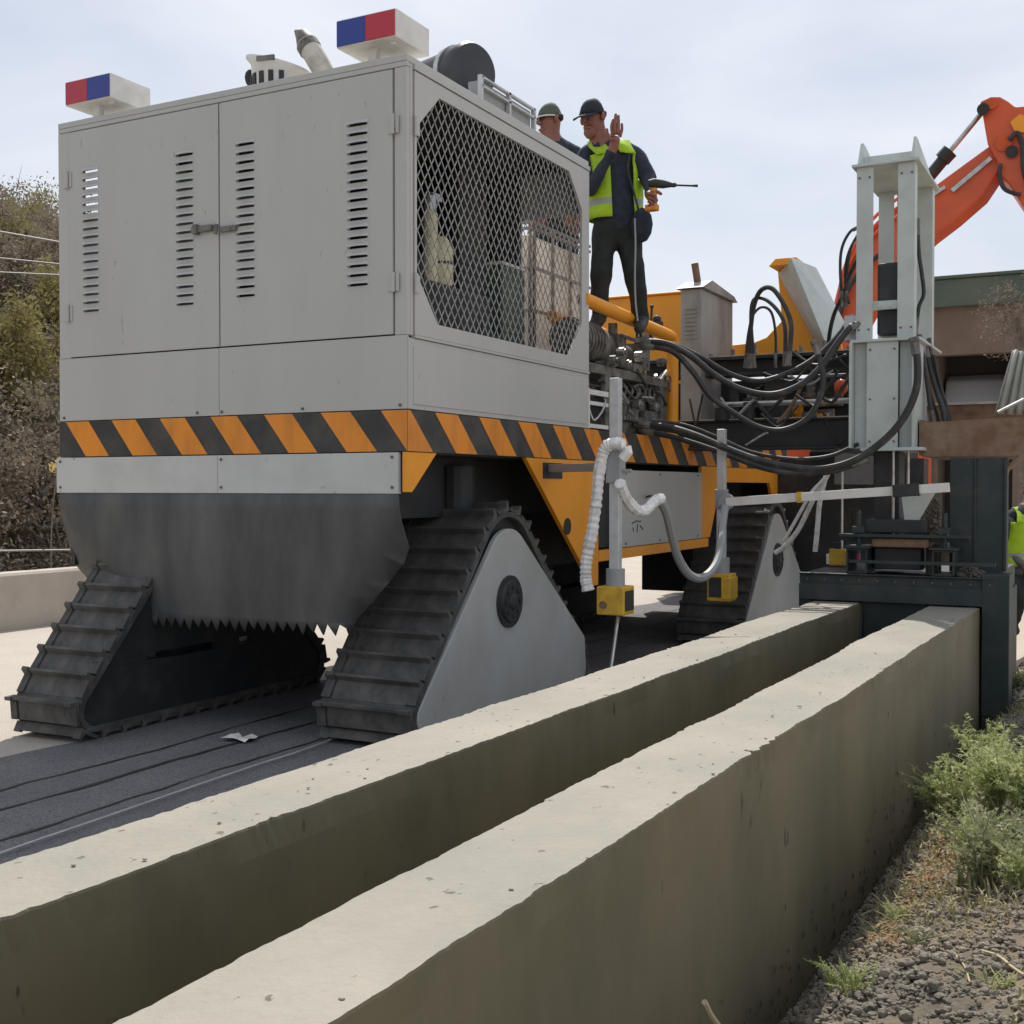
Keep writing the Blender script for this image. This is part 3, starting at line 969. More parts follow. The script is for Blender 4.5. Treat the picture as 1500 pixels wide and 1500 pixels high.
def crawler(x, y, z, flip, label, yaw=0.0, ws=1.0, ly=1.0):
    tr = bpy.data.objects.new('crawler_track', None)
    tr.empty_display_size = .2
    col.objects.link(tr)
    tr.location = (x, y, z)
    hang(tr, MC)
    tr['label'] = label
    T = Matrix.Translation((x, y, z)) @ Matrix.Rotation(yaw, 4, 'Z') @ Matrix.Diagonal((1, ly, 1, 1))
    TW = .60 * ws
    def loc(o):
        o.matrix_basis = T
        o.parent = tr
        o.matrix_parent_inverse = tr.matrix_basis.inverted()
        return o
    xo, xi = (-TW, 0)
    outer, inner = outline3(-.045), outline3(-.075)
    n = 120
    A, B_ = resample(outer, n), resample(inner, n)
    m = MB()
    vs = []
    for i in range(n):
        vs += [(xo, *A[i]), (xi, *A[i]), (xi, *B_[i]), (xo, *B_[i])]
    fs = []
    for i in range(n):
        j = (i + 1) % n
        for k in range(4):
            k2 = (k + 1) % 4
            fs.append((i * 4 + k, i * 4 + k2, j * 4 + k2, j * 4 + k))
    m.add(vs, fs)
    loc(m.build('track_belt', M['rubber']))
    N = 37
    C_ = resample(outer, N)
    for i in range(N):
        t = (C_[(i + 1) % N] - C_[i - 1]).normalized()
        nrm = Vector((t.y, -t.x))
        Rm = Matrix(((1, 0, 0, 0), (0, t.x, nrm.x, C_[i].x), (0, t.y, nrm.y, C_[i].y), (0, 0, 0, 1)))
        o = bpy.data.objects.new('track_pad', pad_me)
        col.objects.link(o)
        o.matrix_basis = T @ Rm @ Matrix.Diagonal((ws, 1, 1, 1))
        o.parent = tr
        o.matrix_parent_inverse = tr.matrix_basis.inverted()
    pl = hull([(round(c[0] + r * math.cos(t * math.pi / 30), 5), round(c[1] + r * math.sin(t * math.pi / 30), 5))
               for c, r in (((.17, .165), .085), ((2.12, .165), .085), ((2.12, .33), .07), ((1.10, .855), .275)) for t in range(60)])
    sides = ((-.03, .006),) if not flip else ()
    for s0, s1 in sides:
        o = loc(MB().prism(pl, 'x', s0, s1).build('side_plate', M['plate'], None, bevel=.004))
    loc(MB().box(-TW + .12, -.12, .2, 2.1, .27, .37).prism([(.75, .37), (1.45, .37), (1.25, 1.0), (.95, 1.0)], 'x', -TW + .14, -.14).build('track_frame', M['dark'], None))
    if flip:
        def clip_z(poly, z, keep_up):
            o_ = []
            for i in range(len(poly)):
                p, q = poly[i], poly[(i + 1) % len(poly)]
                ip, iq = (p[1] >= z) == keep_up, (q[1] >= z) == keep_up
                if ip:
                    o_.append(p)
                if ip != iq:
                    t_ = (z - p[1]) / (q[1] - p[1])
                    o_.append((p[0] + t_ * (q[0] - p[0]), z))
            return o_
        big = hull([(round(c[0] + r * math.cos(t * math.pi / 30), 5), round(c[1] + r * math.sin(t * math.pi / 30), 5))
                    for c, r in (((.17, .165), .10), ((2.12, .165), .10), ((1.10, .855), .34)) for t in range(60)])
        loc(MB().prism(clip_z(big, .42, True), 'x', -.06, -.02).build('upper_guard', M['dark'], None))
        loc(MB().prism(clip_z(big, .375, False), 'x', -.06, -.02).box(-.06, -.021, 1.15, 1.36, .376, .419).box(-.06, -.021, 1.48, 2.0, .376, .419).box(-.06, -.021, .2, .55, .376, .419).build('lower_guard', M['dark'], None))
    for yy_, zz, rr_ in ((.17, .165, .115), (2.12, .165, .115), (1.10, .885, .32)):
        loc(MB().cyl((-TW + .08, yy_, zz), (-.05, yy_, zz), rr_, n=22).build('drive_wheel' if zz > .5 else 'idler_wheel', M['dark'], None, smooth=True))
    fx = .006 if not flip else -TW - .006
    d = 1 if not flip else -1
    cap = MB().cyl((fx, 1.09, .70), (fx + .014 * d, 1.09, .70), .155, n=28).cyl((fx + .014 * d, 1.09, .70), (fx + .030 * d, 1.09, .70), .125, .118, n=28)
    for q in range(8):
        a = q * math.pi / 4
        cap.cyl((fx + .03 * d, 1.09 + .085 * math.cos(a), .70 + .085 * math.sin(a)), (fx + .038 * d, 1.09 + .085 * math.cos(a), .70 + .085 * math.sin(a)), .014, n=6)
    cap.ball((fx + .03 * d, 1.09, .70), .05, .4, 1, 1)
    if not flip:
        loc(cap.build('hub_cap', M['dark'], None, smooth=True))
    for yy_, zz in ((.5, .15), (.8, .15), (1.1, .15), (1.4, .15), (1.7, .15)):
        loc(MB().cyl((-TW + .1, yy_, zz), (-.1, yy_, zz), .085).build('roller', M['dark'], None, smooth=True))
    return tr

crawler(0.0, 0.0, 0.0, False, 'rear right crawler track with pale triangular side plate, nearest the camera')
crawler(.33, 4.72, 0.0, False, 'front right crawler track, half hidden behind the sensor posts')
crawler(-1.70, -.64, 0.0, True, 'rear left crawler track under the left end of the rubber apron', 0.03, .82, 1.03)
crawler(-1.66, 4.72, 0.0, True, 'front left crawler track, in the shade beneath the machine')

# ---------------- on the roof
def beacon(x0, c1, c2, label):
    bo = MB().box(x0, x0 + .37, -.02, .30, 3.655, 3.80).build('beacon_box', M['white'], MC, bevel=.006)
    bo['label'] = label
    MB().box(x0 + .006, x0 + .184, -.026, -.0205, 3.663, 3.792).build('lens', M[c1], bo)
    MB().box(x0 + .186, x0 + .364, -.026, -.0205, 3.663, 3.792).build('lens', M[c2], bo)
    MB().box(x0 + .15, x0 + .20, .05, .09, ZT, 3.656).box(x0 + .22, x0 + .32, .12, .2, ZT, 3.62).box(x0 + .10, x0 + .36, .03, .24, ZT, ZT + .012).cyl((x0 + .31, .04, 3.64), (x0 + .31, .04, 3.656), .02, n=8).build('bracket', M['white'], bo)
beacon(-2.41, 'red', 'blue', 'left warning box, red lens left of blue')
beacon(-.42, 'blue', 'red', 'right warning box, blue lens left of red')

# air cleaner drum
ca = Vector((-.30, 1.03, 3.815))
ax = Vector((.93, -.36, -.03)).normalized()
ac = MB().tube([ca - ax * .55, ca - ax * .50, ca - ax * .01], [.12, .155, .158], 28)
a_o = ac.build('air_cleaner', M['dark'], MC, smooth=True)
M['drum'] = mat('drum_plastic', (0.035, 0.038, 0.044), 0.45, c2=(0.05, 0.05, 0.055), scale=5)
a_o.data.materials[0] = M['drum']
MB().tube([ca + ax * .02, ca + ax * .13, ca + ax * .155, ca + ax * .16], [.165, .17, .155, .0], 32).build('end_cap', M['drum'], a_o, smooth=True)
MB().tube([ca - ax * .02, ca + ax * .02], .177, 32).build('clamp_band', M['steel'], a_o, smooth=True)
MB().tube(spline([ca - ax * .50, ca - ax * .68 + Vector((0, 0, .02)), ca - ax * .75 + Vector((0, .10, -.05)), ca - ax * .75 + Vector((0, .2, -.26))]), .10, 16).build('intake_elbow', M['drum'], a_o, smooth=True)
MB().box(ca.x - .35, ca.x - .05, ca.y - .12, ca.y + .2, ZT, ca.z - .15).build('saddle', M['grey'], a_o)
# exhaust stubs
ex = MB()
e0 = Vector((-0.853, 0.500, 3.742))
e0.z = 3.57
ex.tube(spline([e0, e0 + Vector((-.02, 0, .16)), e0 + Vector((-.09, -.02, .30)), e0 + Vector((-.145, -.02, .38))], 5), .062, 18, caps=False)
p_ = Vector((-1.221, 0.500, 3.809))
p_.z = 3.57
vs, fs = [], []
NQ = 28
prof_ = ((.150, .0), (.155, .20), (.158, .30), (.188, .335), (.188, .35), (.150, .33), (.14, .0))
for rr_, zz in prof_:
    for q in range(NQ):
        a = 2 * math.pi * q / NQ
        vs.append((p_.x + rr_ * math.cos(a), p_.y + rr_ * math.sin(a), p_.z + zz - (.10 * (.5 + .5 * math.cos(a)) if zz > .25 else 0)))
for i in range(len(prof_) - 1):
    for q in range(NQ):
        q2 = (q + 1) % NQ
        fs.append((i * NQ + q, i * NQ + q2, (i + 1) * NQ + q2, (i + 1) * NQ + q))
vt = MB().add(vs, fs).build('vent_cowl', M['white'], MC, smooth=True)
for q in range(6):
    a = R(205 + q * 22)
    MB().obox((p_.x + .158 * math.cos(a), p_.y + .158 * math.sin(a), 3.71), (-.014 * math.sin(a), .014 * math.cos(a), 0), (.006 * math.cos(a), .006 * math.sin(a), 0), (0, 0, .075)).build('slot', M['dark'], vt)
MB().ball((p_.x - .165, p_.y - .05, 3.80), .045, .7, 1, 1.2).build('cap', M['dark'], vt, smooth=True)
MB().obox((p_.x + .05, p_.y - .178, 3.845), (.055, .01, 0), (0, .006, 0), (0, 0, .014)).build('strap', M['grime'], vt)
M['cutpipe'] = mat('stained_pipe', (0.62, 0.58, 0.50), 0.6, c2=(0.35, 0.30, 0.25), scale=9, lo=.45, hi=.7)
xo_ = ex.build('exhaust_pipe', M['cutpipe'], MC, smooth=True)
q0 = e0 + Vector((-.145, -.02, .38))
MB().tube([q0 + Vector((.03, 0, -.045)), q0 + Vector((.005, 0, -.008))], .068, 18).build('clamp_band', M['grime'], xo_, smooth=True)
MB().tube([q0, q0 + Vector((-.03, 0, .05)), q0 + Vector((-.08, 0, .085))], [.062, .045, .010], 14).build('rain_flap', M['grime'], xo_, smooth=True)
# oil cooler behind a light frame on the roof's right edge
fr_ = MB()
for y in (.83, 1.17, 1.50):
    fr_.box(-.05, -.025, y - .012, y + .012, ZT, 3.72)
for z in (3.705, 3.655):
    fr_.box(-.05, -.025, .83, 1.50, z, z + .012)
cf = fr_.build('guard_rail', M['alu'], MC)
MB().box(-.13, -.055, .85, 1.49, ZT, 3.70).build('cooler_core', M['conduit'], MC)
MB().box(-.55, -.16, .85, 1.49, ZT, 3.60).build('cooler_tray', M['grey'], MC)

# ---------------- deck in front of the cabinet
MB().box(-2.45, -.62, 2.27, 6.9, 1.776, 2.30).build('engine_deck', M['grime'], MC, bevel=.01)
M['deckbox'] = mat('stained_grey_box', (0.40, 0.385, 0.36), 0.5, c2=(0.17, 0.155, 0.145), scale=1.6, lo=.42, hi=.68, stretch=(1.4, 1.4, .5))
MB().tube([(-.02, 2.20, 2.645), (-.02, 3.86, 2.585)], .048, 14).tube(spline([(-.02, 3.86, 2.585), (-.02, 3.93, 2.57), (-.02, 3.95, 2.50), (-.02, 3.95, 2.40)]), .048, 14).tube([(-.02, 3.95, 2.42), (-.02, 3.95, 1.776)], .048, 14).build('hand_rail', M['yellow'], MC, smooth=True)
MB().tube([(-.30, 2.30, 2.56), (-.30, 3.2, 2.545)], .04, 12).build('lower_rail', M['yellow'], MC, smooth=True)
CX0, CX1, CY0, CY1 = -.115, .065, 4.40, 5.28
cb = MB().box(CX0, CX1, CY0, CY1, 1.776, 3.035).build('control_box', M['deckbox'], MC, bevel=.008)
MB().prism([(CY0 - .04, 3.04), (CY1 + .05, 3.04), (CY1 - .05, 3.08), (CY0 + .2, 3.13)], 'x', CX0 - .03, CX1 + .03).build('lid', M['deckbox'], cb)
for i in range(8):
    MB().box(CX0 + .04, CX1 - .04, CY0 - .01, CY0 - .0015, 2.62 + i * .035, 2.632 + i * .035).build('louvre', M['deckbox'], cb)
MB().tube([(-.03, 4.6, 3.10), (-.05, 4.57, 3.28)], .032, 10).build('lever', M['rust'], cb, smooth=True)
MB().box(-1.3, -.40, 5.3, 6.3, 2.31, 3.16).box(-1.3, -.42, 5.28, 6.32, 3.16, 3.18).build('fuel_tank', M['yellow'], MC, bevel=.02)
# pump group seen between cabinet and rail
pg = MB()
pg.cyl((-.22, 2.35, 2.42), (-.22, 2.95, 2.40), .13, n=18)
for i in range(7):
    pg.cyl((-.22, 2.40 + i * .055, 2.42), (-.22, 2.425 + i * .055, 2.42), .145, n=18)
pg.box(-.34, -.08, 2.95, 3.12, 2.26, 2.50).cyl((-.2, 3.12, 2.40), (-.2, 3.40, 2.38), .08, n=14).box(-.30, -.06, 3.40, 3.55, 2.28, 2.48)
pg.cyl((-.13, 2.98, 2.5), (-.13, 2.98, 2.58), .035, n=10)
pg.tube(spline([(-.08, 3.0, 2.50), (-.02, 3.05, 2.47), (0.0, 3.25, 2.46), (-.06, 3.42, 2.44)]), .014, 8)
pg.build('pump_motor', M['grime'], MC, smooth=True)
sf = MB().box(-.42, -.04, 2.30, 3.92, 2.17, 2.235).box(-.42, -.04, 2.30, 2.36, 1.78, 2.17).box(-.07, -.03, 2.62, 2.72, 1.78, 2.17).box(-.40, -.02, 3.70, 3.78, 1.78, 2.17)
sf.build('pump_frame', M['grime'], MC, bevel=.004)
hyd = MB()
r_ = random.Random(5)
for i in range(9):
    y = 2.75 + i * .125
    hyd.cyl((-.12, y, 1.84 + r_.random() * .05), (-.12, y, 2.02 + r_.random() * .1), .035 + .02 * r_.random(), n=10)
    hyd.tube(spline([(-.10, y, 2.0), (-.03 - .05 * r_.random(), y + .03, 2.1), (-.15, y + .1 * r_.random(), 2.2), (-.2, y, 2.32)]), .012, 6)
hyd.box(-.30, -.06, 2.7, 3.72, 1.778, 1.86).box(-.06, -.02, 3.35, 3.60, 1.86, 1.96)
for i in range(10):
    hyd.cyl((-.04, 2.85 + i * .05, 1.88), (-.0, 2.85 + i * .05, 1.88), .018, n=8)
hyd.build('valve_block', M['grime'], MC, smooth=True)
MB().cyl((-.015, 3.48, 1.90), (.02, 3.48, 1.90), .03, n=10).box(-.015, .015, 3.44, 3.62, 1.885, 1.91).build('hose_coupling', M['steel'], MC, smooth=True)
# small white frame against the cabinet's front edge
MB().box(-.04, -.01, 2.262, 2.30, 1.776, 2.05).box(-.04, -.01, 2.305, 2.62, 2.01, 2.045).box(-.04, -.01, 2.305, 2.62, 1.94, 1.965).box(-.04, -.01, 2.305, 2.62, 1.782, 1.81).build('white_frame', M['white'], MC)
MB().box(-.10, -.06, 2.30, 2.62, 1.80, 2.0).build('dark_grille', M['dark'], MC)
# small bits near the rail's end
MB().ball((-.15, 3.72, 2.60), .085, 1, 1, .6).cyl((-.15, 3.72, 2.50), (-.15, 3.72, 2.58), .05).build('filler_cap', M['plategrey'], MC, smooth=True)
MB().cyl((-.12, 3.86, 2.66), (-.12, 3.86, 2.70), .05).ball((-.12, 3.86, 2.72), .035).build('knob', M['dark'], MC, smooth=True)
for p in ((-.10, 3.45), (-.16, 3.52), (-.07, 3.58)):
    MB().tube([(p[0], p[1], 2.48), (p[0] + .01, p[1] + .01, 2.78)], .010, 6).ball((p[0] + .01, p[1] + .01, 2.78), .017, n=8).build('control_lever', M['dark'], MC, smooth=True)

# small pipework, fittings and cables over the pump group
r_ = random.Random(31)
for i in range(16):
    y = 2.36 + i * .095
    z = r_.choice((1.95, 2.06, 2.12, 2.26))
    p0 = Vector((-.05 + r_.uniform(-.04, .03), y, z))
    pts = [p0, p0 + Vector((r_.uniform(-.02, .05), r_.uniform(.03, .15), r_.uniform(-.12, .05))), p0 + Vector((r_.uniform(-.03, .05), r_.uniform(.1, .3), r_.uniform(-.15, .1))),
           p0 + Vector((-.08, r_.uniform(.2, .4), r_.uniform(-.1, .15)))]
    o = MB().tube(spline(pts, 4), r_.choice((.008, .011, .014)), 6).build('pump_pipe', r_.choice((M['hose'], M['grime'], M['steel'])), MC, smooth=True)
for i in range(9):
    y, z = 2.5 + r_.random() * 1.3, r_.choice((1.9, 2.0, 2.28, 2.36, 2.46))
    MB().cyl((-.06, y, z), (-.005, y, z), .026 + .014 * r_.random(), n=8).cyl((-.005, y, z), (.012, y, z), .02, n=6).build('pipe_fitting', r_.choice((M['steel'], M['grime'], M['alu'])), MC, smooth=True)
MB().box(-.16, -.03, 3.15, 3.32, 2.24, 2.30).box(-.15, -.05, 2.70, 2.85, 2.24, 2.28).build('bracket', M['grime'], MC)
# ---------------- cross beams that carry the mould
bm_ = MB()
for y in (4.60,):
    bm_.box(-.5, 1.50, y, y + .02, 2.33, 2.44).box(-.5, 1.50, y - .09, y + .12, 2.44, 2.465).box(-.5, 1.50, y - .09, y + .12, 2.305, 2.33)
bm_.build('upper_beam', M['dark'], MC, bevel=.003)
MB().box(-.5, 1.50, 4.505, 4.725, 2.466, 2.474).build('beam_top', M['dusty'], MC)
MB().box(-.5, 1.62, 4.245, 4.535, 1.9225, 1.930).build('beam_top', M['dusty'], MC)
MB().box(-.5, 1.62, 4.28, 4.50, 1.70, 1.905).box(-.5, 1.62, 4.25, 4.53, 1.906, 1.922).box(-.5, 1.62, 4.25, 4.53, 1.68, 1.699).build('lower_beam', M['dark'], MC, bevel=.003)
MB().tube([(.2, 4.35, 2.055), (1.5, 4.35, 2.055)], .022, 10).build('slide_rod', M['steel'], MC, smooth=True)
MB().box(-.4, 1.45, 4.95, 5.0, 1.93, 2.30).box(.55, .72, 4.6, 4.95, 1.93, 2.30).box(.25, .33, 4.6, 4.9, 1.93, 2.2).build('back_plate', M['dark'], MC)
MB().cyl((.30, 4.25, 1.92), (.30, 4.25, 2.02), .06).build('bearing', M['dark'], MC, smooth=True)
MB().cyl((.52, 4.25, 1.92), (.52, 4.25, 2.06), .045).build('bearing', M['dark'], MC, smooth=True)
MB().ball((1.263, 4.200, 2.150), .055, 1, .8, 1.15).build('warning_knob', M['excav'], MC, smooth=True)
MB().box(-1.5, 1.45, 7.05, 7.35, .25, 1.66).box(.95, 1.15, 4.5, 7.05, 1.40, 1.66).build('front_frame', M['dark'], MC)
# thin grease pipe and fitting hanging under the rod
MB().tube(spline([(0.966, 4.250, 2.230), (0.896, 4.250, 2.071), (0.826, 4.250, 1.965), (0.750, 4.250, 1.886)]), .016, 7).build('grease_pipe', M['rust'], MC, smooth=True)
MB().tube([(0.569, 4.000, 1.707), (0.732, 4.000, 1.800)], .008, 6).ball((0.737, 4.000, 1.805), .016, n=8).build('pin', M['steel'], MC, smooth=True)
# valve banks, pipes and thin hoses crowded between the beams
r_ = random.Random(44)
cm = (M['grime'], M['dark'], M['deckbox'], M['rust'], M['grime'], M['yellow'])
for i in range(20):
    x, y, z = r_.uniform(.15, 1.3), r_.uniform(4.62, 4.92), r_.choice((1.93, 1.95, 2.05, 2.12))
    sx, sz = r_.uniform(.03, .10), r_.uniform(.05, .16)
    MB().box(x - sx, x + sx, y, y + .08, z, z + sz).cyl((x, y, z + sz * .5), (x, y - .05, z + sz * .5), .022, n=8).cyl((x + sx * .5, y, z + sz * .7), (x + sx * .5, y - .04, z + sz * .7), .014, n=6).build('valve', cm[i % 6], MC, bevel=.006)
for i in range(16):
    x0 = r_.uniform(.0, 1.2)
    p0 = Vector((x0, r_.uniform(4.1, 4.55), r_.choice((1.96, 2.1, 2.28, 2.48))))
    p3 = p0 + Vector((r_.uniform(.15, .55), r_.uniform(-.15, .1), r_.uniform(-.2, .2)))
    md = (p0 + p3) / 2 + Vector((0, 0, -r_.uniform(.08, .26)))
    MB().tube(spline([p0, p0.lerp(md, .6) + Vector((0, 0, -.02)), md, md.lerp(p3, .5), p3], 5), r_.choice((.009, .012, .016)), 6).build('thin_hose', r_.choice((M['hose'], M['hose'], M['conduit'])), MC, smooth=True)
for i in range(7):
    x = .1 + i * .19
    MB().cyl((x, 4.56, 2.466), (x, 4.56, 2.50 + .03 * (i % 3)), .018, n=8).build('nipple', M['grime'], MC, smooth=True)
# extra thin hoses that follow the big bundle towards the mast
for pts, r in (([(0.027, 3.300, 1.869), (0.280, 3.350, 1.844), (0.529, 3.400, 1.749), (0.774, 3.450, 1.636), (1.065, 3.500, 1.583), (1.324, 3.550, 1.601), (1.521, 3.600, 1.688)], .014),
               ([(1.902, 3.900, 2.359), (1.934, 3.950, 2.214), (1.947, 4.000, 2.068), (1.988, 4.050, 1.920), (2.011, 4.100, 1.771)], .010),
               ([(1.973, 4.000, 2.340), (1.999, 4.025, 2.182), (2.044, 4.050, 2.018), (2.080, 4.075, 1.869), (2.077, 4.100, 1.745)], .010),
               ([(1.385, 3.900, 2.741), (1.354, 3.900, 2.896), (1.363, 3.900, 3.072), (1.422, 3.900, 3.208), (1.501, 3.900, 3.236)], .009)):
    hose('thin_hose', pts, r, MC, M['hose'])
# yellow bracket and tilted grey hood
br = MB()
br.prism([(-.15, 2.50), (1.02, 2.50), (1.0, 2.62), (.80, 3.02), (.64, 3.36), (.50, 3.36), (.44, 3.30), (.48, 2.86), (.34, 2.72), (.22, 2.68), (-.15, 2.66)], 'y', 5.40, 5.46)
br.prism([(.44, 3.30), (.50, 3.36), (.68, 3.36), (.68, 3.30)], 'y', 5.10, 5.395)
br.build('lift_bracket', M['yellow'], MC, bevel=.004)
P_ = [Vector(p) for p in ((0.458, 5.350, 3.268), (0.658, 5.000, 3.346), (0.772, 5.450, 3.323), (1.078, 5.450, 2.709), (0.975, 5.000, 2.549), (0.842, 5.350, 2.545))]
bk = Vector((-.10, .42, .06))
Q_ = [P_[0], P_[1], P_[4], P_[5], P_[2], P_[3], P_[0] + bk, P_[5] + bk]
MB().add(Q_, [(0, 1, 2, 3), (1, 4, 5, 2), (0, 6, 4, 1), (3, 2, 5, 7), (6, 7, 5, 4), (0, 3, 7, 6)]).build('tilted_hood', M['mastgrey'], MC, bevel=.012)
# ---------------- mast
ms = bpy.data.objects.new('mast', None)
col.objects.link(ms)
ms.location = (1.7, 3.8, 1.64)
hang(ms, MC)
ms['label'] = 'pale grey open steel mast above the mould'
X0, X1, Y0, Y1 = 1.49, 1.91, 3.58, 4.50
def post(x0, x1, y0, y1, fx):
    MB().box(x0, x1, y0, y0 + .015, 2.425, 3.655).box(fx, fx + .015, y0 + .016, y1, 2.425, 3.655).build('post', M['mastgrey'], ms, bevel=.002)
post(X0 + .01, X0 + .125, Y0, Y0 + .10, X0 + .01)
post(X1 - .125, X1 - .01, Y0, Y0 + .10, X1 - .025)
post(X0 + .01, X0 + .125, Y1 - .10, Y1, X0 + .01)
post(X1 - .125, X1 - .01, Y1 - .10, Y1, X1 - .025)
MB().box(X0 - .02, X1 + .02, Y0 - .03, Y1 + .03, 3.656, 3.675).box(X0 + .05, X1 - .05, Y0 + .12, Y0 + .15, 3.676, 3.76).build('cap_plate', M['mastgrey'], ms, bevel=.002)
for x in (X0 + .02, X1 - .035):
    MB().prism([(Y0 - .03, 3.676), (Y1 + .03, 3.676), (Y1 + .03, 3.70), (Y0 + .16, 3.85), (Y0 + .08, 3.85)], 'x', x, x + .018).build('gusset', M['mastgrey'], ms, bevel=.002)
MB().box(X0 + .14, X1 - .14, Y1 - .05, Y1 - .03, 2.425, 3.655).build('back_channel', M['mastgrey'], ms)
MB().tube([(1.69, Y1 - .09, 2.43), (1.69, Y1 - .09, 3.6)], .018, 8).build('lift_rod', M['steel'], ms, smooth=True)
mo = MB().box(1.63, 1.80, 3.66, 3.84, 2.46, 2.98).build('hydraulic_motor', M['dark'], ms, bevel=.02)
MB().box(1.50, 1.79, 3.60, 3.64, 2.64, 2.70).cyl((1.66, 3.60, 2.67), (1.66, 3.59, 2.67), .018, n=8).cyl((1.73, 3.60, 2.67), (1.73, 3.59, 2.67), .018, n=8).build('clamp_bar', M['mastgrey'], mo)
MB().box(X0 - .02, X1 + .04, Y0 - .06, Y1 + .06, 2.405, 2.424).build('mid_plate', M['mastgrey'], ms, bevel=.002)
lb = MB()
lb.box(1.585, 1.80, 3.54, 3.56, 1.655, 2.404)
lb.box(1.47, 1.49, 3.50, 3.62, 1.655, 2.404)
lb.box(1.491, 1.584, 3.60, 3.62, 1.655, 2.404)
lb.box(1.801, 1.90, 3.60, 3.62, 1.655, 2.404)
lb.box(1.90, 1.918, 3.50, 3.64, 1.655, 2.404)
lb.box(1.905, 1.918, 3.645, 4.06, 1.655, 2.404)
lb.box(1.49, 1.90, 4.04, 4.06, 1.655, 2.404)
lb.box(1.47, 1.489, 3.625, 4.06, 1.655, 2.404)
lb.build('mast_box', M['mastgrey'], ms, bevel=.002)
MB().box(1.56, 1.98, 3.46, 4.1, 1.632, 1.654).build('base_plate', M['mastgrey'], ms, bevel=.002)
MB().box(1.62, 1.80, 3.62, 3.85, .80, 1.631).build('ram_column', M['dark'], ms, bevel=.01)
for x, z in [(X0 + .03, z_) for z_ in (2.5, 3.58)] + [(X0 + .1, z_) for z_ in (2.5, 3.58)] + [(X1 - .03, z_) for z_ in (2.5, 3.58)] + [(X1 - .1, z_) for z_ in (2.5, 3.58)]:
    inst('bolt', bolt_me, ms, Matrix.Translation((x, Y0, z)))
for z in (1.70, 2.0, 2.35):
    for x in (1.61, 1.775):
        inst('bolt', bolt_me, ms, Matrix.Translation((x, 3.54, z)))
MB().cyl((1.765, 3.58, 1.0), (1.765, 3.58, 1.63), .010, n=8).cyl((1.87, 3.56, 1.1), (1.87, 3.56, 1.63), .010, n=8).build('guide_rod', M['steel'], ms, smooth=True)
MB().box(1.40, 1.50, 3.66, 3.80, 2.44, 2.62).cyl((1.45, 3.66, 2.53), (1.45, 3.62, 2.53), .04, n=10).build('hose_manifold', M['alu'], ms)

# ---------------- mould
mo_ = bpy.data.objects.new('mould', None)
col.objects.link(mo_)
mo_.location = (1.75, 3.3, .75)
hang(mo_, MC)
mo_['label'] = 'dark steel slipform mould straddling the two concrete walls'
MB().box(1.18, 2.44, 3.28, 5.1, .60, .765).build('top_shell', M['teal'], mo_, bevel=.006)
MB().box(1.18, 2.46, 3.262, 3.278, .585, .70).box(1.18, 2.46, 3.25, 3.30, .766, .775).build('rear_lip', M['teal'], mo_, bevel=.003)
MB().box(2.39, 2.56, 3.26, 3.52, -.14, .80).box(2.39, 2.52, 3.27, 3.50, -.42, -.141).box(2.41, 2.459, 3.521, 5.1, -.40, .599).build('side_plate', M['teal'], mo_, bevel=.006)
MB().box(1.17, 1.26, 3.30, 5.1, .02, .599).build('side_plate', M['teal'], mo_, bevel=.006)
MB().box(1.59, 2.03, 3.34, 5.1, -.28, .584).build('inner_core', M['teal'], mo_, bevel=.006)
MB().prism([(3.10, -.2), (3.335, -.2), (3.335, .50), (3.30, .50)], 'x', 1.60, 1.615).build('trailing_fin', M['teal'], mo_)
for x in (1.50, 2.07):
    f = MB().box(x, x + .012, 3.3, 3.6, .776, .95).box(x + .13, x + .142, 3.3, 3.6, .776, .95).box(x + .0125, x + .1295, 3.3, 3.6, .776, .79).box(x + .0125, x + .1295, 3.3, 3.6, .936, .95).box(x - .02, x + .16, 3.28, 3.62, .951, .965)
    f.build('foot_tube', M['teal'], mo_, bevel=.003)
    MB().cyl((x + .07, 3.38, .965), (x + .07, 3.38, 1.20), .018, n=10).box(x + .03, x + .11, 3.34, 3.42, 1.06, 1.10).build('tie_bolt', M['teal'], mo_)
MB().box(1.44, 2.30, 3.33, 3.40, 1.028, 1.05).box(1.44, 2.30, 3.40, 3.42, 1.0, 1.05).build('cross_bar', M['teal'], mo_, bevel=.003)
MB().box(1.66, 2.04, 3.36, 3.55, .96, 1.02).build('clamp_block', M['rust'], mo_, bevel=.01)
MB().box(1.60, 2.02, 3.42, 3.75, 1.055, 1.15).box(1.66, 1.98, 3.45, 3.75, .80, .955).build('vibrator_box', M['dark'], mo_, bevel=.01)
MB().box(1.52, 2.47, 3.29, 3.32, .850, .872).build('thin_bar', M['teal'], mo_)
MB().prism([(1.84, 1.36), (2.08, 1.36), (1.95, 1.12), (1.87, 1.12)], 'y', 3.44, 3.46).build('gusset_plate', M['mastgrey'], mo_, bevel=.002)
rr = random.Random(9)
cr = MB()
M['crust'] = mat('dried_concrete_crust', (0.11, 0.095, 0.08), 0.9, c2=(0.20, 0.165, 0.135), scale=9)
MB().box(1.99, 2.09, 3.56, 3.61, .77, 1.34).build('splashed_post', M['crust'], mo_, bevel=.006)
for i in range(170):
    q = Vector((2.04 + rr.uniform(-.055, .055), 3.555 + rr.uniform(-.006, .006), .98 + rr.random() ** 1.3 * .32))
    r = rr.uniform(.005, .016)
    cr.add([q + Vector(p) * r * (1 + .5 * noise.noise(p * 2 + q * 9)) for p in icv1], icf1)
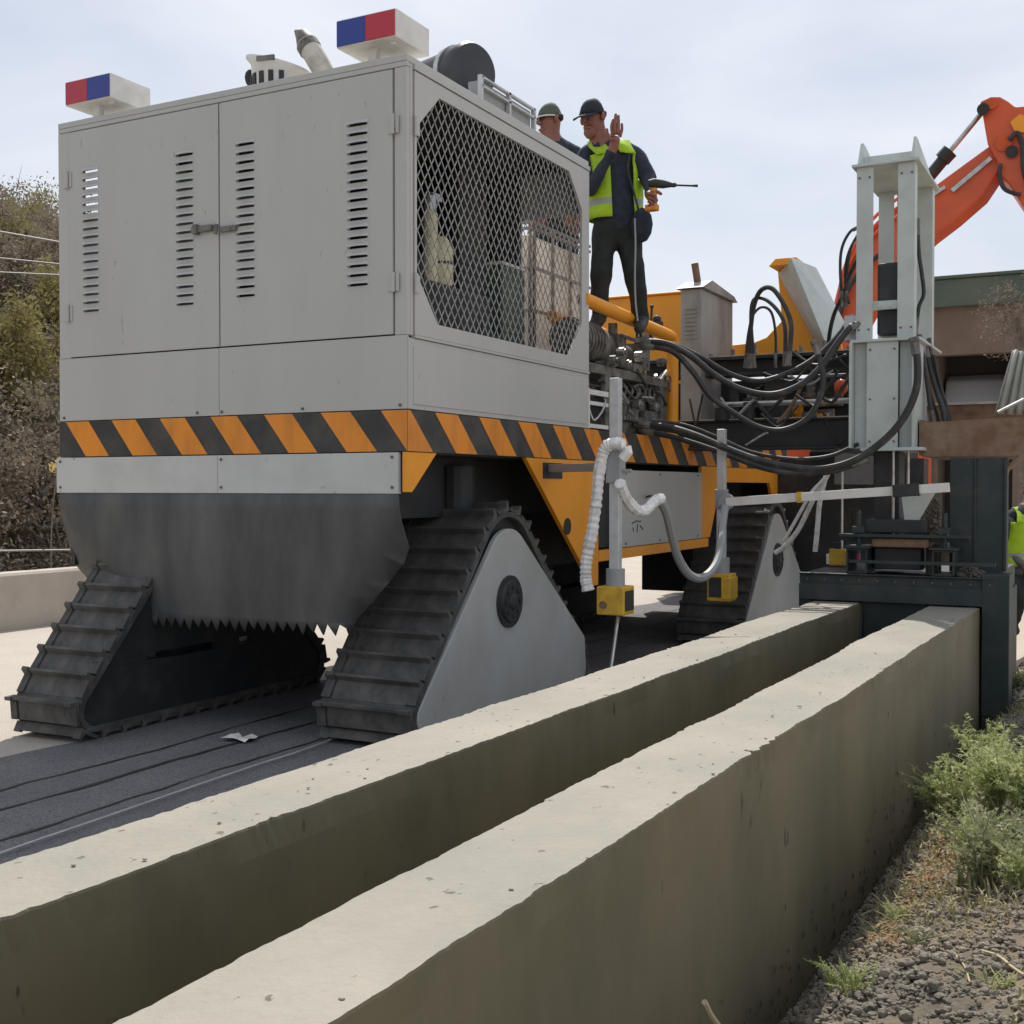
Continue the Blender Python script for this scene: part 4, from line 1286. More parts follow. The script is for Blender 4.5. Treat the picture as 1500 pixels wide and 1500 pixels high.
for i in range(420):
    x, y = 2.29 + rr.gauss(0, .06), 3.46 + rr.gauss(0, .05)
    if not 2.22 < x < 2.41 or y > 3.60:
        continue
    top = max(0.0, .075 - .55 * math.hypot(x - 2.29, y - 3.46))
    q = Vector((x, y, .775 + top * rr.random()))
    r = rr.uniform(.005, .014)
    cr.add([q + Vector(p) * r * (1 + .5 * noise.noise(p * 2 + q * 9)) for p in icv1], icf1)
cr.build('spilled_concrete', M['crust'], mo_)['kind'] = 'stuff'
MB().box(2.14, 2.49, 3.62, 3.64, .78, 1.58).box(2.49, 2.51, 3.60, 3.72, .80, 1.58).box(2.30, 2.312, 3.60, 3.619, .78, 1.58).build('hopper_leg', M['teal'], mo_, bevel=.003)
M['drytop'] = M['rust']

for x in [1.24 + .12 * i for i in range(11)]:
    inst('bolt', bolt_me, mo_, Matrix.Translation((x, 3.262, .73)))
# receiving hopper
hp = bpy.data.objects.new('receiving_hopper', None)
col.objects.link(hp)
hp.location = (2.5, 4, 1.6)
hang(hp, MC)
hp['label'] = 'rusty brown concrete receiving hopper above the mould'
MB().prism([(1.95, 1.60), (2.62, 1.60), (3.6, 2.05), (3.6, 2.30), (2.70, 1.86), (1.95, 1.83)], 'y', 3.64, 3.665).build('front_wall', M['rust'], hp)
MB().prism([(1.95, 1.60), (2.62, 1.60), (3.6, 2.05), (3.6, 2.34), (2.62, 2.02), (1.80, 2.02)], 'y', 4.75, 4.775).build('back_wall', M['rust'], hp)
MB().box(1.80, 2.47, 4.735, 4.785, 2.021, 2.04).build('rim', M['dusty'], hp)
MB().prism([(1.95, 1.59), (2.62, 1.59), (3.6, 2.04), (3.6, 2.05), (2.62, 1.60), (1.95, 1.60)], 'y', 3.64, 4.77).box(1.93, 1.949, 3.64, 4.77, 1.60, 1.85).build('chute_floor', M['rust'], hp)
MB().tube([(2.62, 3.652, 1.60), (2.50, 3.66, 1.50), (2.46, 3.66, 1.30)], .022, 8).build('edge_pipe', M['rust'], hp, smooth=True)
MB().tube([(2.447, 3.620, 1.887), (2.610, 3.620, 1.970)], .012, 6).build('rim_rod', M['steel'], hp)

# ---------------- levelling sensors
def stand(x, y, zt, zb, label):
    s = bpy.data.objects.new('sensor_stand', None)
    col.objects.link(s)
    s.location = (x, y, zb)
    hang(s, MC)
    s['label'] = label
    MB().box(x - .030, x + .030, y - .028, y + .028, zb, zt).build('square_tube', M['alu'], s, bevel=.004)
    return s
s1 = stand(.60, 1.30, 2.01, .84, 'tall square sensor post wrapped with white cable, nearer the camera')
MB().box(.555, .645, 1.255, 1.345, 1.40, 1.62).cyl((.645, 1.3, 1.47), (.70, 1.3, 1.47), .012, n=8).build('clamp_sleeve', M['conduit'], s1, bevel=.006)
MB().bar((-.01, 1.66, 1.495), (.555, 1.32, 1.495), .05, .05).build('arm', M['conduit'], s1, bevel=.004)
MB().cyl((.60, 1.30, .80), (.60, 1.30, .90), .055, n=14).build('collar', M['conduit'], s1, smooth=True)
bx = MB().box(.515, .685, 1.215, 1.385, .635, .80).build('sensor_box', M['sensor'], s1, bevel=.008)
MB().box(.686, .692, 1.24, 1.36, .66, .775).build('face_plate', M['dark'], bx)
MB().cyl((.56, 1.214, .695), (.56, 1.200, .695), .022, n=10).build('knob', M['rust'], bx, smooth=True)
MB().tube([(.64, 1.25, .635), (.79, .78, .38)], .010, 8).build('feeler_wand', M['steel'], s1, smooth=True)
s2 = stand(.60, 3.30, 1.80, .80, 'second square sensor post carrying the long white level bar')
MB().box(.56, .64, 3.255, 3.345, 1.22, 1.36).cyl((.66, 3.25, 1.27), (.66, 3.21, 1.27), .06, n=16).build('clamp_sleeve', M['conduit'], s2, bevel=.006)
MB().bar((.66, 3.22, 1.268), (2.19, 3.22, 1.375), .035, .062).build('level_bar', M['white'], s2, bevel=.003)
MB().bar((1.83, 3.215, 1.349), (2.0, 3.215, 1.361), .07, .085).build('bar_sleeve', M['dark'], s2, bevel=.006)
MB().bar((1.18, 3.215, 1.304), (1.21, 3.215, 1.306), .055, .075).build('tape', M['sensor'], s2)
MB().cyl((.60, 3.30, .74), (.60, 3.30, .86), .06, n=14).build('collar', M['conduit'], s2, smooth=True)
bx = MB().box(.52, .69, 3.21, 3.38, .545, .745).build('sensor_box', M['sensor'], s2, bevel=.008)
MB().box(.535, .645, 3.203, 3.209, .575, .72).build('face_plate', M['dark'], bx)
MB().box(.63, .70, 3.195, 3.385, .56, .72).build('side_cover', M['sensor'], bx, bevel=.008)
# third sensor hanging by the mould
s3 = bpy.data.objects.new('sensor_stand', None)
col.objects.link(s3)
s3.location = (1.25, 4.1, .8)
hang(s3, MC)
s3['label'] = 'small hanging yellow sensor with white cables beside the mould'
bx = MB().box(1.20, 1.325, 4.10, 4.22, .775, .90).build('sensor_box', M['sensor'], s3, bevel=.008)
MB().box(1.175, 1.20, 4.12, 4.20, .78, .86).box(1.326, 1.375, 4.11, 4.19, .80, .82).box(1.326, 1.375, 4.11, 4.19, .84, .88).build('grip', M['wrap'], bx, bevel=.004)
MB().tube([(1.285, 4.16, .90), (1.285, 4.16, 1.52)], .009, 6).build('hanger_rod', M['steel'], s3)
MB().cyl((1.255, 4.16, .90), (1.255, 4.16, .95), .03, n=10).build('collar', M['dark'], s3)
hose('white_cable', [(1.196, 4.100, 1.490), (1.144, 4.100, 1.395), (1.082, 4.100, 1.290), (1.019, 4.100, 1.157), (0.956, 4.100, 1.034), (0.860, 4.100, 0.914), (0.779, 4.100, 0.858)], .020, s3, M['wrap'])
hose('white_cable', [(1.190, 4.080, 1.500), (1.154, 4.080, 1.369), (1.129, 4.080, 1.237), (1.119, 4.080, 1.106), (1.109, 4.080, 0.984), (1.099, 4.080, 0.878)], .020, s3, M['wrap'])
hose('white_cable', [(1.225, 4.060, 1.510), (1.153, 4.060, 1.421), (1.080, 4.060, 1.343), (1.018, 4.060, 1.237), (0.923, 4.060, 1.066), (0.859, 4.060, 0.959)], .014, s3, M['wrap'])
MB().tube([(1.36, 4.3, .86), (1.36, 4.3, 1.20)], .038, 12).build('dark_canister', M['dark'], s3, smooth=True)
M['magenta'] = mat('magenta_end', (0.42, 0.03, 0.16), 0.5)
MB().tube([(1.36, 4.3, .80), (1.36, 4.3, .86)], .04, 12).build('pink_end', M['magenta'], s3, smooth=True)
MB().box(1.345, 1.375, 4.258, 4.262, 1.04, 1.075).build('paper_tag', M['white'], s3)
# wrapped cables of the first two posts
hose('wrapped_cable', [(0.676, 1.240, 1.618), (0.617, 1.240, 1.627), (0.557, 1.240, 1.596), (0.523, 1.240, 1.470), (0.506, 1.240, 1.311), (0.480, 1.240, 1.131), (0.445, 1.240, 0.971), (0.437, 1.240, 0.851), (0.454, 1.240, 0.767)], .036, s1, M['wrap'])
hose('wrapped_cable', [(0.651, 1.240, 1.398), (0.631, 1.372, 1.318), (0.639, 1.504, 1.248), (0.648, 1.636, 1.234), (0.659, 1.768, 1.286), (0.654, 1.900, 1.306)], .034, s1, M['wrap'])
hose('grey_conduit', [(0.645, 1.900, 1.302), (0.637, 2.044, 1.209), (0.621, 2.189, 1.060), (0.616, 2.333, 0.905), (0.642, 2.478, 0.788), (0.689, 2.622, 0.762), (0.728, 2.767, 0.838), (0.720, 2.911, 0.963), (0.683, 3.056, 1.102), (0.657, 3.200, 1.236)], .030, s1, M['conduit'])
MB().tube([(0.701, 1.220, 1.605), (0.710, 1.220, 1.578), (0.676, 1.220, 1.539)], .03, 8).build('cable_tie', M['wrap'], s1, smooth=True)

# ---------------- hydraulic hoses
for nm, pts, r in (
    ('hydraulic_hose', [(0.010, 3.200, 2.465), (0.184, 3.240, 2.444), (0.357, 3.280, 2.353), (0.527, 3.320, 2.208), (0.722, 3.360, 2.093), (0.939, 3.400, 2.048), (1.127, 3.440, 2.108), (1.264, 3.480, 2.228), (1.375, 3.520, 2.397), (1.462, 3.560, 2.519), (1.516, 3.600, 2.544)], 0.0240),
    ('hydraulic_hose', [(0.038, 3.200, 2.433), (0.243, 3.227, 2.379), (0.392, 3.255, 2.224), (0.515, 3.282, 2.045), (0.687, 3.309, 1.917), (0.857, 3.336, 1.815), (1.025, 3.364, 1.787), (1.190, 3.391, 1.858), (1.280, 3.418, 2.003), (1.301, 3.445, 2.150), (1.275, 3.473, 2.276), (1.234, 3.500, 2.388)], 0.0208),
    ('hydraulic_hose', [(0.026, 3.300, 2.486), (0.216, 3.375, 2.442), (0.405, 3.450, 2.342), (0.593, 3.525, 2.223), (0.780, 3.600, 2.170), (0.965, 3.675, 2.219), (1.124, 3.750, 2.309), (1.258, 3.825, 2.436), (1.391, 3.900, 2.614)], 0.0192),
    ('hydraulic_hose', [(0.012, 3.200, 1.844), (0.225, 3.208, 1.819), (0.433, 3.217, 1.754), (0.638, 3.225, 1.666), (0.863, 3.233, 1.580), (1.083, 3.242, 1.524), (1.322, 3.250, 1.503), (1.554, 3.258, 1.558), (1.758, 3.267, 1.697), (1.890, 3.275, 1.857), (1.963, 3.283, 2.039), (1.969, 3.292, 2.224), (1.949, 3.300, 2.341)], 0.0256),
    ('hydraulic_hose', [(0.000, 3.300, 1.797), (0.208, 3.329, 1.753), (0.412, 3.357, 1.689), (0.639, 3.386, 1.606), (0.887, 3.414, 1.514), (1.130, 3.443, 1.473), (1.367, 3.471, 1.491), (1.561, 3.500, 1.558)], 0.0208),
    ('hydraulic_hose', [(0.008, 3.350, 1.830), (0.219, 3.371, 1.796), (0.426, 3.393, 1.721), (0.656, 3.414, 1.626), (0.906, 3.436, 1.544), (1.175, 3.457, 1.502), (1.389, 3.479, 1.521), (1.561, 3.500, 1.578)], 0.0176),
    ('hydraulic_hose', [(0.510, 4.300, 2.391), (0.530, 4.250, 2.605), (0.571, 4.200, 2.814), (0.641, 4.150, 2.932), (0.742, 4.100, 2.938), (0.842, 4.050, 2.817), (0.920, 4.000, 2.658), (0.934, 3.950, 2.494), (0.932, 3.900, 2.343)], 0.0192),
    ('hydraulic_hose', [(0.530, 4.350, 2.395), (0.523, 4.292, 2.720), (0.561, 4.233, 2.874), (0.667, 4.175, 2.869), (0.792, 4.117, 2.755), (0.862, 4.058, 2.616), (0.879, 4.000, 2.355)], 0.0160),
    ('hydraulic_hose', [(0.446, 4.400, 2.404), (0.468, 4.400, 2.626), (0.508, 4.400, 2.779), (0.581, 4.400, 2.841), (0.660, 4.400, 2.791), (0.695, 4.400, 2.612), (0.696, 4.400, 2.392)], 0.0112),
    ('hydraulic_hose', [(1.117, 4.400, 2.425), (1.159, 4.260, 2.568), (1.226, 4.120, 2.705), (1.327, 3.980, 2.833), (1.406, 3.840, 2.958), (1.512, 3.700, 3.074)], 0.0160),
    ('hydraulic_hose', [(1.177, 4.300, 2.438), (1.298, 4.100, 2.515), (1.426, 3.900, 2.536), (1.545, 3.700, 2.540)], 0.0192),
    ('hydraulic_hose', [(1.335, 3.900, 2.770), (1.318, 3.900, 2.975), (1.327, 3.900, 3.152), (1.387, 3.900, 3.273), (1.471, 3.900, 3.314)], 0.0112),
    ('hydraulic_hose', [(1.365, 3.900, 2.768), (1.369, 3.900, 2.971), (1.393, 3.900, 3.146), (1.442, 3.900, 3.242), (1.491, 3.900, 3.272)], 0.0096),
    ('hydraulic_hose', [(1.868, 3.900, 3.273), (1.879, 3.900, 3.075), (1.899, 3.900, 2.926), (1.914, 3.900, 2.777), (1.881, 3.900, 2.681), (1.863, 3.900, 2.534)], 0.0144),
    ('hydraulic_hose', [(1.892, 3.900, 2.433), (1.922, 3.900, 2.284), (1.942, 3.900, 2.135), (1.962, 3.900, 1.986), (1.981, 3.900, 1.863)], 0.0160),
    ('hydraulic_hose', [(1.916, 4.000, 2.393), (1.955, 4.000, 2.217), (2.004, 4.000, 2.041), (2.042, 4.000, 1.916), (2.062, 4.000, 1.741), (2.054, 4.000, 1.642)], 0.0176),
    ('hydraulic_hose', [(1.937, 4.050, 2.422), (1.967, 4.050, 2.246), (2.006, 4.050, 2.094), (2.074, 4.050, 1.843), (2.065, 4.050, 1.718)], 0.0128)):
    hose(nm, pts, r, MC, M['hose'])

# ================================================================ things standing on or in the machine
# intermediate bulk tank behind the cabinet
tk = empty('water_tank', (-1.0, 2.9, 2.30), 'white plastic water tank in a metal cage, seen through the grille mesh', 'tank')
MB().box(-1.50, -.52, 2.40, 3.32, 2.34, 3.18).build('tank_body', M['plastic'], tk, bevel=.05)
cg = MB()
for y in (2.42, 2.72, 3.02, 3.30):
    cg.box(-.505, -.485, y - .010, y + .010, 2.32, 3.25)
for x in (-1.48, -1.15, -.82, -.51):
    cg.box(x - .010, x + .010, 2.375, 2.392, 2.32, 3.25)
for z in (2.34, 2.62, 2.92, 3.20, 3.24):
    cg.box(-.484, -.468, 2.38, 3.34, z - .010, z + .010)
    cg.box(-1.52, -.48, 2.358, 2.374, z - .010, z + .010)
cg.build('cage', M['cage'], tk)
MB().cyl((-1.0, 2.86, 3.18), (-1.0, 2.86, 3.24), .10).build('lid', M['dark'], tk, smooth=True)
MB().box(-1.52, -.47, 2.36, 3.36, 2.301, 2.335).build('pallet', M['cage'], tk)
gc = empty('green_cabinet', (-.42, 2.05, 1.8), 'dark green steel box beside the water tank behind the grille mesh', 'box')
MB().box(-.66, -.46, 1.88, 2.21, 1.801, 2.86).build('body', M['green_tank'], gc, bevel=.01)
MB().box(-.67, -.45, 1.86, 2.22, 2.861, 2.88).build('lid', M['white'], gc)
ct = empty('gas_bottle', (-.33, .82, 2.55), 'small cream bottle with silver valve head behind the grille mesh', 'bottle')
MB().tube([(-.33, .88, 2.551), (-.33, .88, 2.57), (-.33, .88, 2.76), (-.33, .88, 2.82), (-.33, .88, 2.84)], [.06, .07, .07, .045, .03], 18).build('body', M['cream'], ct, smooth=True)
MB().tube([(-.33, .76, 2.551), (-.33, .76, 2.95), (-.33, .76, 2.97)], [.042, .042, .03], 14).build('neck_tube', M['cream'], ct, smooth=True)
MB().cyl((-.33, .76, 2.97), (-.33, .76, 3.05), .036, n=12).box(-.36, -.30, .74, .84, 3.03, 3.07).build('valve_head', M['steel'], ct)
MB().cyl((-.33, .88, 2.675), (-.33, .88, 2.69), .073, n=18).build('strap', M['dark'], ct)

# ---------------------------------------------------------------- people
def person(nm, J, mats, label, extra=None, hands=(), head_dir=None):
    """one continuous body grown over a skeleton, then coloured by region"""
    bones = [('pelvis', 'belly', 'top'), ('belly', 'chest', 'top'), ('chest', 'neckbase', 'top'), ('neckbase', 'neck', 'skin'), ('neck', 'head', 'skin'), ('head', 'crown', 'skin')]
    for s in 'lr':
        bones += [('neckbase', s + 'sh', 'top'), (s + 'sh', s + 'el', 'sleeve'), (s + 'el', s + 'wr', 'sleeve'), (s + 'wr', s + 'ha', 'skin'),
                  ('pelvis', s + 'hip', 'leg'), (s + 'hip', s + 'kn', 'leg'), (s + 'kn', s + 'an', 'leg'), (s + 'an', s + 'toe', 'boot')]
    rad = dict(pelvis=(.155, .115), belly=(.168, .125), chest=(.188, .135), neckbase=(.085, .075), neck=(.058, .058), head=(.088, .098), crown=(.070, .080),
               lsh=(.085, .085), rsh=(.085, .085), lel=(.062, .062), rel=(.062, .062), lwr=(.036, .036), rwr=(.036, .036), lha=(.042, .030), rha=(.042, .030),
               lhip=(.105, .105), rhip=(.105, .105), lkn=(.080, .080), rkn=(.080, .080), lan=(.062, .062), ran=(.062, .062), ltoe=(.04, .04), rtoe=(.04, .04))
    names = list(J)
    me = bpy.data.meshes.new(nm)
    me.from_pydata([J[n] for n in names], [(names.index(a), names.index(c)) for a, c, _ in bones], [])
    o = bpy.data.objects.new(nm, me)
    col.objects.link(o)
    sk = o.modifiers.new('skin', 'SKIN')
    sk.use_smooth_shade = True
    o.modifiers.new('sub', 'SUBSURF').levels = 2
    for i, n in enumerate(names):
        me.skin_vertices[0].data[i].radius = rad[n]
        me.skin_vertices[0].data[i].use_root = (n == 'pelvis')
    dg = bpy.context.evaluated_depsgraph_get()
    dg.update()
    me2 = bpy.data.meshes.new_from_object(o.evaluated_get(dg))
    bpy.data.objects.remove(o)
    order = ['top', 'sleeve', 'leg', 'skin', 'boot']
    for k in order:
        me2.materials.append(mats[k])
    segs = [(Vector(J[a]), Vector(J[c]), r) for a, c, r in bones]
    def region(p):
        best, bd = 'top', 1e9
        for a, c, r in segs:
            d = c - a
            t = max(0, min(1, (p - a).dot(d) / d.length_squared))
            e = (a + d * t - p).length
            if e < bd:
                best, bd = r, e
        return best
    reg = []
    for p in me2.polygons:
        r = region(p.center)
        reg.append(r)
        p.material_index = order.index(r)
        p.use_smooth = True
    # cloth folds
    for v in me2.vertices:
        r = region(v.co)
        if r in ('top', 'sleeve', 'leg'):
            v.co += v.normal * (.012 * fr(v.co, 7) + .008 * fr(v.co, 15))
    # fingers, thumb, face: joined into the same body mesh
    ex_ = MB()
    for pts, r0 in hands:
        ex_.tube(spline(pts, 3), [r0 * (1 - .3 * i / (3 * (len(pts) - 1))) for i in range(3 * (len(pts) - 1) + 1)], 7)
        ex_.ball(pts[-1], r0 * .72, n=8)
    hd = Vector(J['head'])
    f_ = Vector(head_dir).normalized()
    s_ = f_.cross(Vector((0, 0, 1))).normalized()
    u_ = s_.cross(f_)
    ex_.tube([hd + f_ * .085 + u_ * .045, hd + f_ * .118 - u_ * .002, hd + f_ * .092 - u_ * .012], [.010, .018, .012], 8)
    for q in (1, -1):
        ex_.ball(hd + s_ * q * .092 - f_ * .005 + u_ * .01, .032, .5, .7, 1, n=10)
    ex_.ball(hd + f_ * .078 - u_ * .055, .03, 1.1, 1.1, .5, n=10)
    ex_.ball(hd + f_ * .05 - u_ * .085, .05, n=10)
    bm = bmesh.new()
    bm.from_mesh(me2)
    n0 = len(bm.faces)
    tmp = ex_.mesh('tmp', mats['skin'], True)
    bm.from_mesh(tmp)
    bm.faces.ensure_lookup_table()
    for f in bm.faces[n0:]:
        f.material_index = order.index('skin')
        f.smooth = True
    bm.to_mesh(me2)
    bm.free()
    bpy.data.meshes.remove(tmp)
    body = bpy.data.objects.new(nm, me2)
    col.objects.link(body)
    tag(body, label, 'person')
    # eyes and brows
    fc = MB()
    for q in (1, -1):
        fc.ball(hd + f_ * .086 + s_ * q * .034 + u_ * .032, .012, n=8)
        fc.tube([hd + f_ * .092 + s_ * q * .02 + u_ * .052, hd + f_ * .080 + s_ * q * .055 + u_ * .050], .006, 5)
    fc.build('eyes', M['hair'], body)
    return body, region, (hd, f_, s_, u_)

def cap(body, H, m, brim=True, tilt=0.0):
    hd, f_, s_, u_ = H
    vs, fs = [], []
    n = 20
    for i in range(6):
        t = i / 5 * math.pi / 2
        for k in range(n):
            a = 2 * math.pi * k / n
            vs.append(hd + u_ * ((.034 + .012 * math.cos(a)) * math.cos(t) + .148 * math.sin(t) ** 1.25 - .03 * math.cos(a) * math.sin(t) * math.cos(t)) + (f_ * math.cos(a) * .101 + s_ * math.sin(a) * .090) * math.cos(t) - f_ * .005)
    for i in range(5):
        for k in range(n):
            fs.append((i * n + k, i * n + (k + 1) % n, (i + 1) * n + (k + 1) % n, (i + 1) * n + k))
    c = MB().add(vs, fs).build('cap', m, body, smooth=True)
    sm_ = c.modifiers.new('t', 'SOLIDIFY')
    sm_.thickness = .006
    if brim:
        vs, fs = [], []
        for i in range(9):
            a = (i / 8 - .5) * 2.4
            p = hd + u_ * .044 + f_ * math.cos(a) * .099 + s_ * math.sin(a) * .088
            q = hd + u_ * (.002 + .016 * math.cos(a)) + f_ * (.096 + .098 * math.cos(a) ** .6) + s_ * math.sin(a) * .074
            vs += [p, q]
        for i in range(8):
            fs.append((2 * i, 2 * i + 1, 2 * i + 3, 2 * i + 2))
        o = MB().add(vs, fs).build('brim', m, c, smooth=True)
        o.modifiers.new('t', 'SOLIDIFY').thickness = .006
    hr = MB()
    for k in range(12):
        a = math.pi * (.62 + .76 * k / 11)
        p = hd + f_ * math.cos(a) * .098 + s_ * math.sin(a) * .090 + u_ * .03
        hr.ball(p, .018, 1, 1, 1.5, n=6)
    hr.build('hair', M['hair'], body, smooth=True)
    return c

def vest(body, J, a0, a1, fdir, hem):
    """hi-vis vest: a shell round the torso from angle a0 to a1 (0 = chest front, degrees), with shoulder straps"""
    P, C_, N = Vector(J['belly']), Vector(J['chest']), Vector(J['neckbase'])
    f = Vector(fdir).normalized()
    sd_ = f.cross(Vector((0, 0, 1)))                 # the wearer's right-hand side is +sd_ when f faces us
    zl = [P.z - hem + (N.z - .10 - P.z + hem) * i / 10 for i in range(11)]
    m = 26
    vs, fs, band = [], [], []
    for i, z in enumerate(zl):
        t = (z - P.z) / (C_.z - P.z)
        c = P.lerp(C_, max(-.6, min(1.3, t)))
        wd = .196 + .016 * max(0, min(1, t)) + .012 * max(0, .3 - t)
        for k in range(m + 1):
            an = R(a0 + (a1 - a0) * k / m)
            w_ = 1 + .05 * fr((an * 2, z * 5, 3), 1.3)
            vs.append(Vector((c.x, c.y, z)) + (f * math.cos(an) * wd * .80 + sd_ * math.sin(an) * wd) * w_)
    for i in range(10):
        for k in range(m):
            an = (a0 + (a1 - a0) * (k + .5) / m) % 360
            if i > 5 and (55 < an < 125 or 235 < an < 305):
                continue                             # arm holes
            fs.append((i * (m + 1) + k, i * (m + 1) + k + 1, (i + 1) * (m + 1) + k + 1, (i + 1) * (m + 1) + k))
            band.append(1 if i == 2 else 0)
    o = MB().add(vs, fs)
    for q in (1, -1):                                # straps over the shoulders
        n0 = len(o.v)
        S = Vector(J['rsh' if q > 0 else 'lsh'])
        mid = N.lerp(S, .52)
        pts = [Vector((C_.x, C_.y, zl[-1])) + f * .155 + sd_ * q * .085, Vector((mid.x, mid.y, mid.z + .02)) + f * .09, Vector((mid.x, mid.y, mid.z + .075)),
               Vector((mid.x, mid.y, mid.z + .02)) - f * .09, Vector((C_.x, C_.y, zl[-1])) - f * .155 + sd_ * q * .085]
        pth = spline(pts, 4)
        ws = (S - N).normalized() * .062
        ws.z *= .4
        o.add([p + ws * e for p in pth for e in (-1, 1)], [(2 * i, 2 * i + 1, 2 * i + 3, 2 * i + 2) for i in range(len(pth) - 1)])
        band += [0] * (len(pth) - 1)
    v = o.build('hivis_vest', M['hivis'], body, smooth=True)
    v.data.materials.append(M['reflect'])
    for p, bnd in zip(v.data.polygons, band):
        p.material_index = bnd
    v.modifiers.new('t', 'SOLIDIFY').thickness = .008
    return v

CM = dict(top=M['navy'], sleeve=M['navy'], leg=M['trouser'], skin=M['skin'], boot=M['dark'])
DP = 8.6
J1 = dict(pelvis=(-0.086, 2.940, 3.262), belly=(-0.100, 2.959, 3.441), chest=(-0.123, 2.987, 3.674), neckbase=(-0.169, 2.967, 3.889), neck=(-0.224, 2.917, 3.944), head=(-0.248, 2.873, 4.054), crown=(-0.249, 2.875, 4.144),
          rsh=(-0.336, 2.911, 3.818), rel=(-0.228, 2.757, 3.496), rwr=(-0.023, 2.713, 3.757), rha=(0.009, 2.710, 3.867),
          lsh=(0.020, 3.031, 3.811), lel=(0.140, 3.011, 3.613), lwr=(0.211, 2.829, 3.447), lha=(0.250, 2.781, 3.408),
          rhip=(-0.177, 2.913, 3.192), rkn=(-0.176, 2.861, 2.910), ran=(-0.210, 2.915, 2.607), rtoe=(-0.201, 2.748, 2.517),
          lhip=(-0.009, 3.001, 3.192), lkn=(0.055, 2.949, 2.905), lan=(0.054, 3.088, 2.601), ltoe=(0.104, 2.909, 2.507))
hands1 = [([(-0.012, 2.699, 3.857), (-0.021, 2.695, 3.925), (-0.013, 2.701, 3.973)], .0145), ([(0.004, 2.696, 3.869), (0.004, 2.698, 3.951), (0.007, 2.701, 4.009)], .0145), ([(0.022, 2.705, 3.869), (0.025, 2.709, 3.941), (0.024, 2.710, 3.999)], .0145), ([(0.034, 2.712, 3.854), (0.047, 2.719, 3.903), (0.046, 2.720, 3.941)], .0135), ([(-0.000, 2.659, 3.817), (-0.031, 2.644, 3.855), (-0.035, 2.642, 3.894)], .0155),
          ([(0.238, 2.707, 3.431), (0.285, 2.732, 3.417), (0.302, 2.740, 3.379)], .0145), ([(0.242, 2.709, 3.403), (0.285, 2.731, 3.384), (0.298, 2.737, 3.350)], .0145), ([(0.247, 2.711, 3.379), (0.281, 2.728, 3.355), (0.294, 2.734, 3.326)], .0135), ([(0.248, 2.722, 3.357), (0.278, 2.737, 3.338), (0.282, 2.739, 3.314)], .0135), ([(0.252, 2.737, 3.436), (0.294, 2.760, 3.446), (0.320, 2.773, 3.432)], .0155)]
vdir = Vector((.62, -.78, 0))
p1, reg1, H1 = person('person', J1, CM, 'man in black cap and open hi-vis vest standing on the machine with one palm raised', hands=hands1, head_dir=(-.18, -.95, -.22))
cp = cap(p1, H1, M['capnavy'])
vest(p1, J1, 12, 322, (.466, -.885, 0), .12)
pouch = empty('tool_pouch', (0.142, 2.889, 3.229), 'dark cloth pouch hanging at the hip of the man in the black cap', 'pouch')
MB().ball((0.133, 2.885, 3.254), .085, 1, .55, 1.5).build('bag', M['navy'], pouch, smooth=True)
MB().tube(spline([(0.096, 2.925, 3.363), (0.059, 2.909, 3.511), (0.023, 2.893, 3.659), (0.031, 2.900, 3.782)]), .008, 6).build('strap', M['dark'], pouch)
cable = tag(MB().tube(spline([(0.100, 2.835, 3.296), (0.106, 2.834, 3.101), (0.104, 2.828, 2.906), (0.110, 2.826, 2.711), (0.125, 2.830, 2.564)]), .007, 6).build('hanging_cord', M['conduit']), 'thin cord hanging down the trouser leg of the man in the black cap', 'cord')
dr_ = empty('power_drill', (0.270, 2.757, 3.405), 'orange and black power drill with long mixing bit held by the man', 'drill')
MB().tube([(0.235, 2.753, 3.509), (0.269, 2.771, 3.513), (0.329, 2.802, 3.504), (0.380, 2.829, 3.499)], [.026, .034, .030, .016], 12).build('motor_body', M['dark'], dr_, smooth=True)
MB().tube([(0.273, 2.761, 3.472), (0.274, 2.759, 3.396), (0.266, 2.754, 3.353)], [.024, .022, .024], 10).build('grip', M['toolorange'], dr_, smooth=True)
q_ = Vector((0.262, 2.752, 3.343))
MB().box(q_.x - .045, q_.x + .045, q_.y - .03, q_.y + .03, q_.z - .03, q_.z + .015).build('battery', M['toolorange'], dr_, bevel=.008)
MB().tube([(0.380, 2.829, 3.499), (0.499, 2.891, 3.494), (0.541, 2.914, 3.494)], [.007, .007, .011], 8).tube([(0.380, 2.829, 3.499), (0.392, 2.836, 3.499), (0.409, 2.844, 3.499)], [.016, .018, .012], 10).build('bit', M['dark'], dr_, smooth=True)

J2 = {k: tuple(Vector(v)) for k, v in J1.items()}
H_ = Vector((-0.830, 3.362, 4.251))
def rel(dx, dz, dd=0):
    r_ = Vector((.885, .466, 0))
    f2 = Vector((-.466, .885, 0))
    return tuple(H_ + r_ * dx + f2 * dd + Vector((0, 0, dz)))
J2 = dict(pelvis=rel(.05, -.74), belly=rel(.05, -.56), chest=rel(.05, -.36), neckbase=rel(.03, -.19), neck=rel(.01, -.11), head=rel(0, 0), crown=rel(0, .09),
          rsh=rel(-.14, -.24), rel=rel(-.2, -.50), rwr=rel(-.12, -.68, -.12), rha=rel(-.1, -.75, -.15),
          lsh=rel(.21, -.25), lel=rel(.27, -.52), lwr=rel(.22, -.72, -.1), lha=rel(.22, -.80, -.1),
          rhip=rel(-.04, -.80), rkn=rel(-.05, -1.2, -.03), ran=rel(-.06, -1.58), rtoe=rel(-.07, -1.62, -.14),
          lhip=rel(.14, -.80), lkn=rel(.15, -1.2, -.03), lan=rel(.16, -1.58), ltoe=rel(.17, -1.62, -.14))
h2 = []
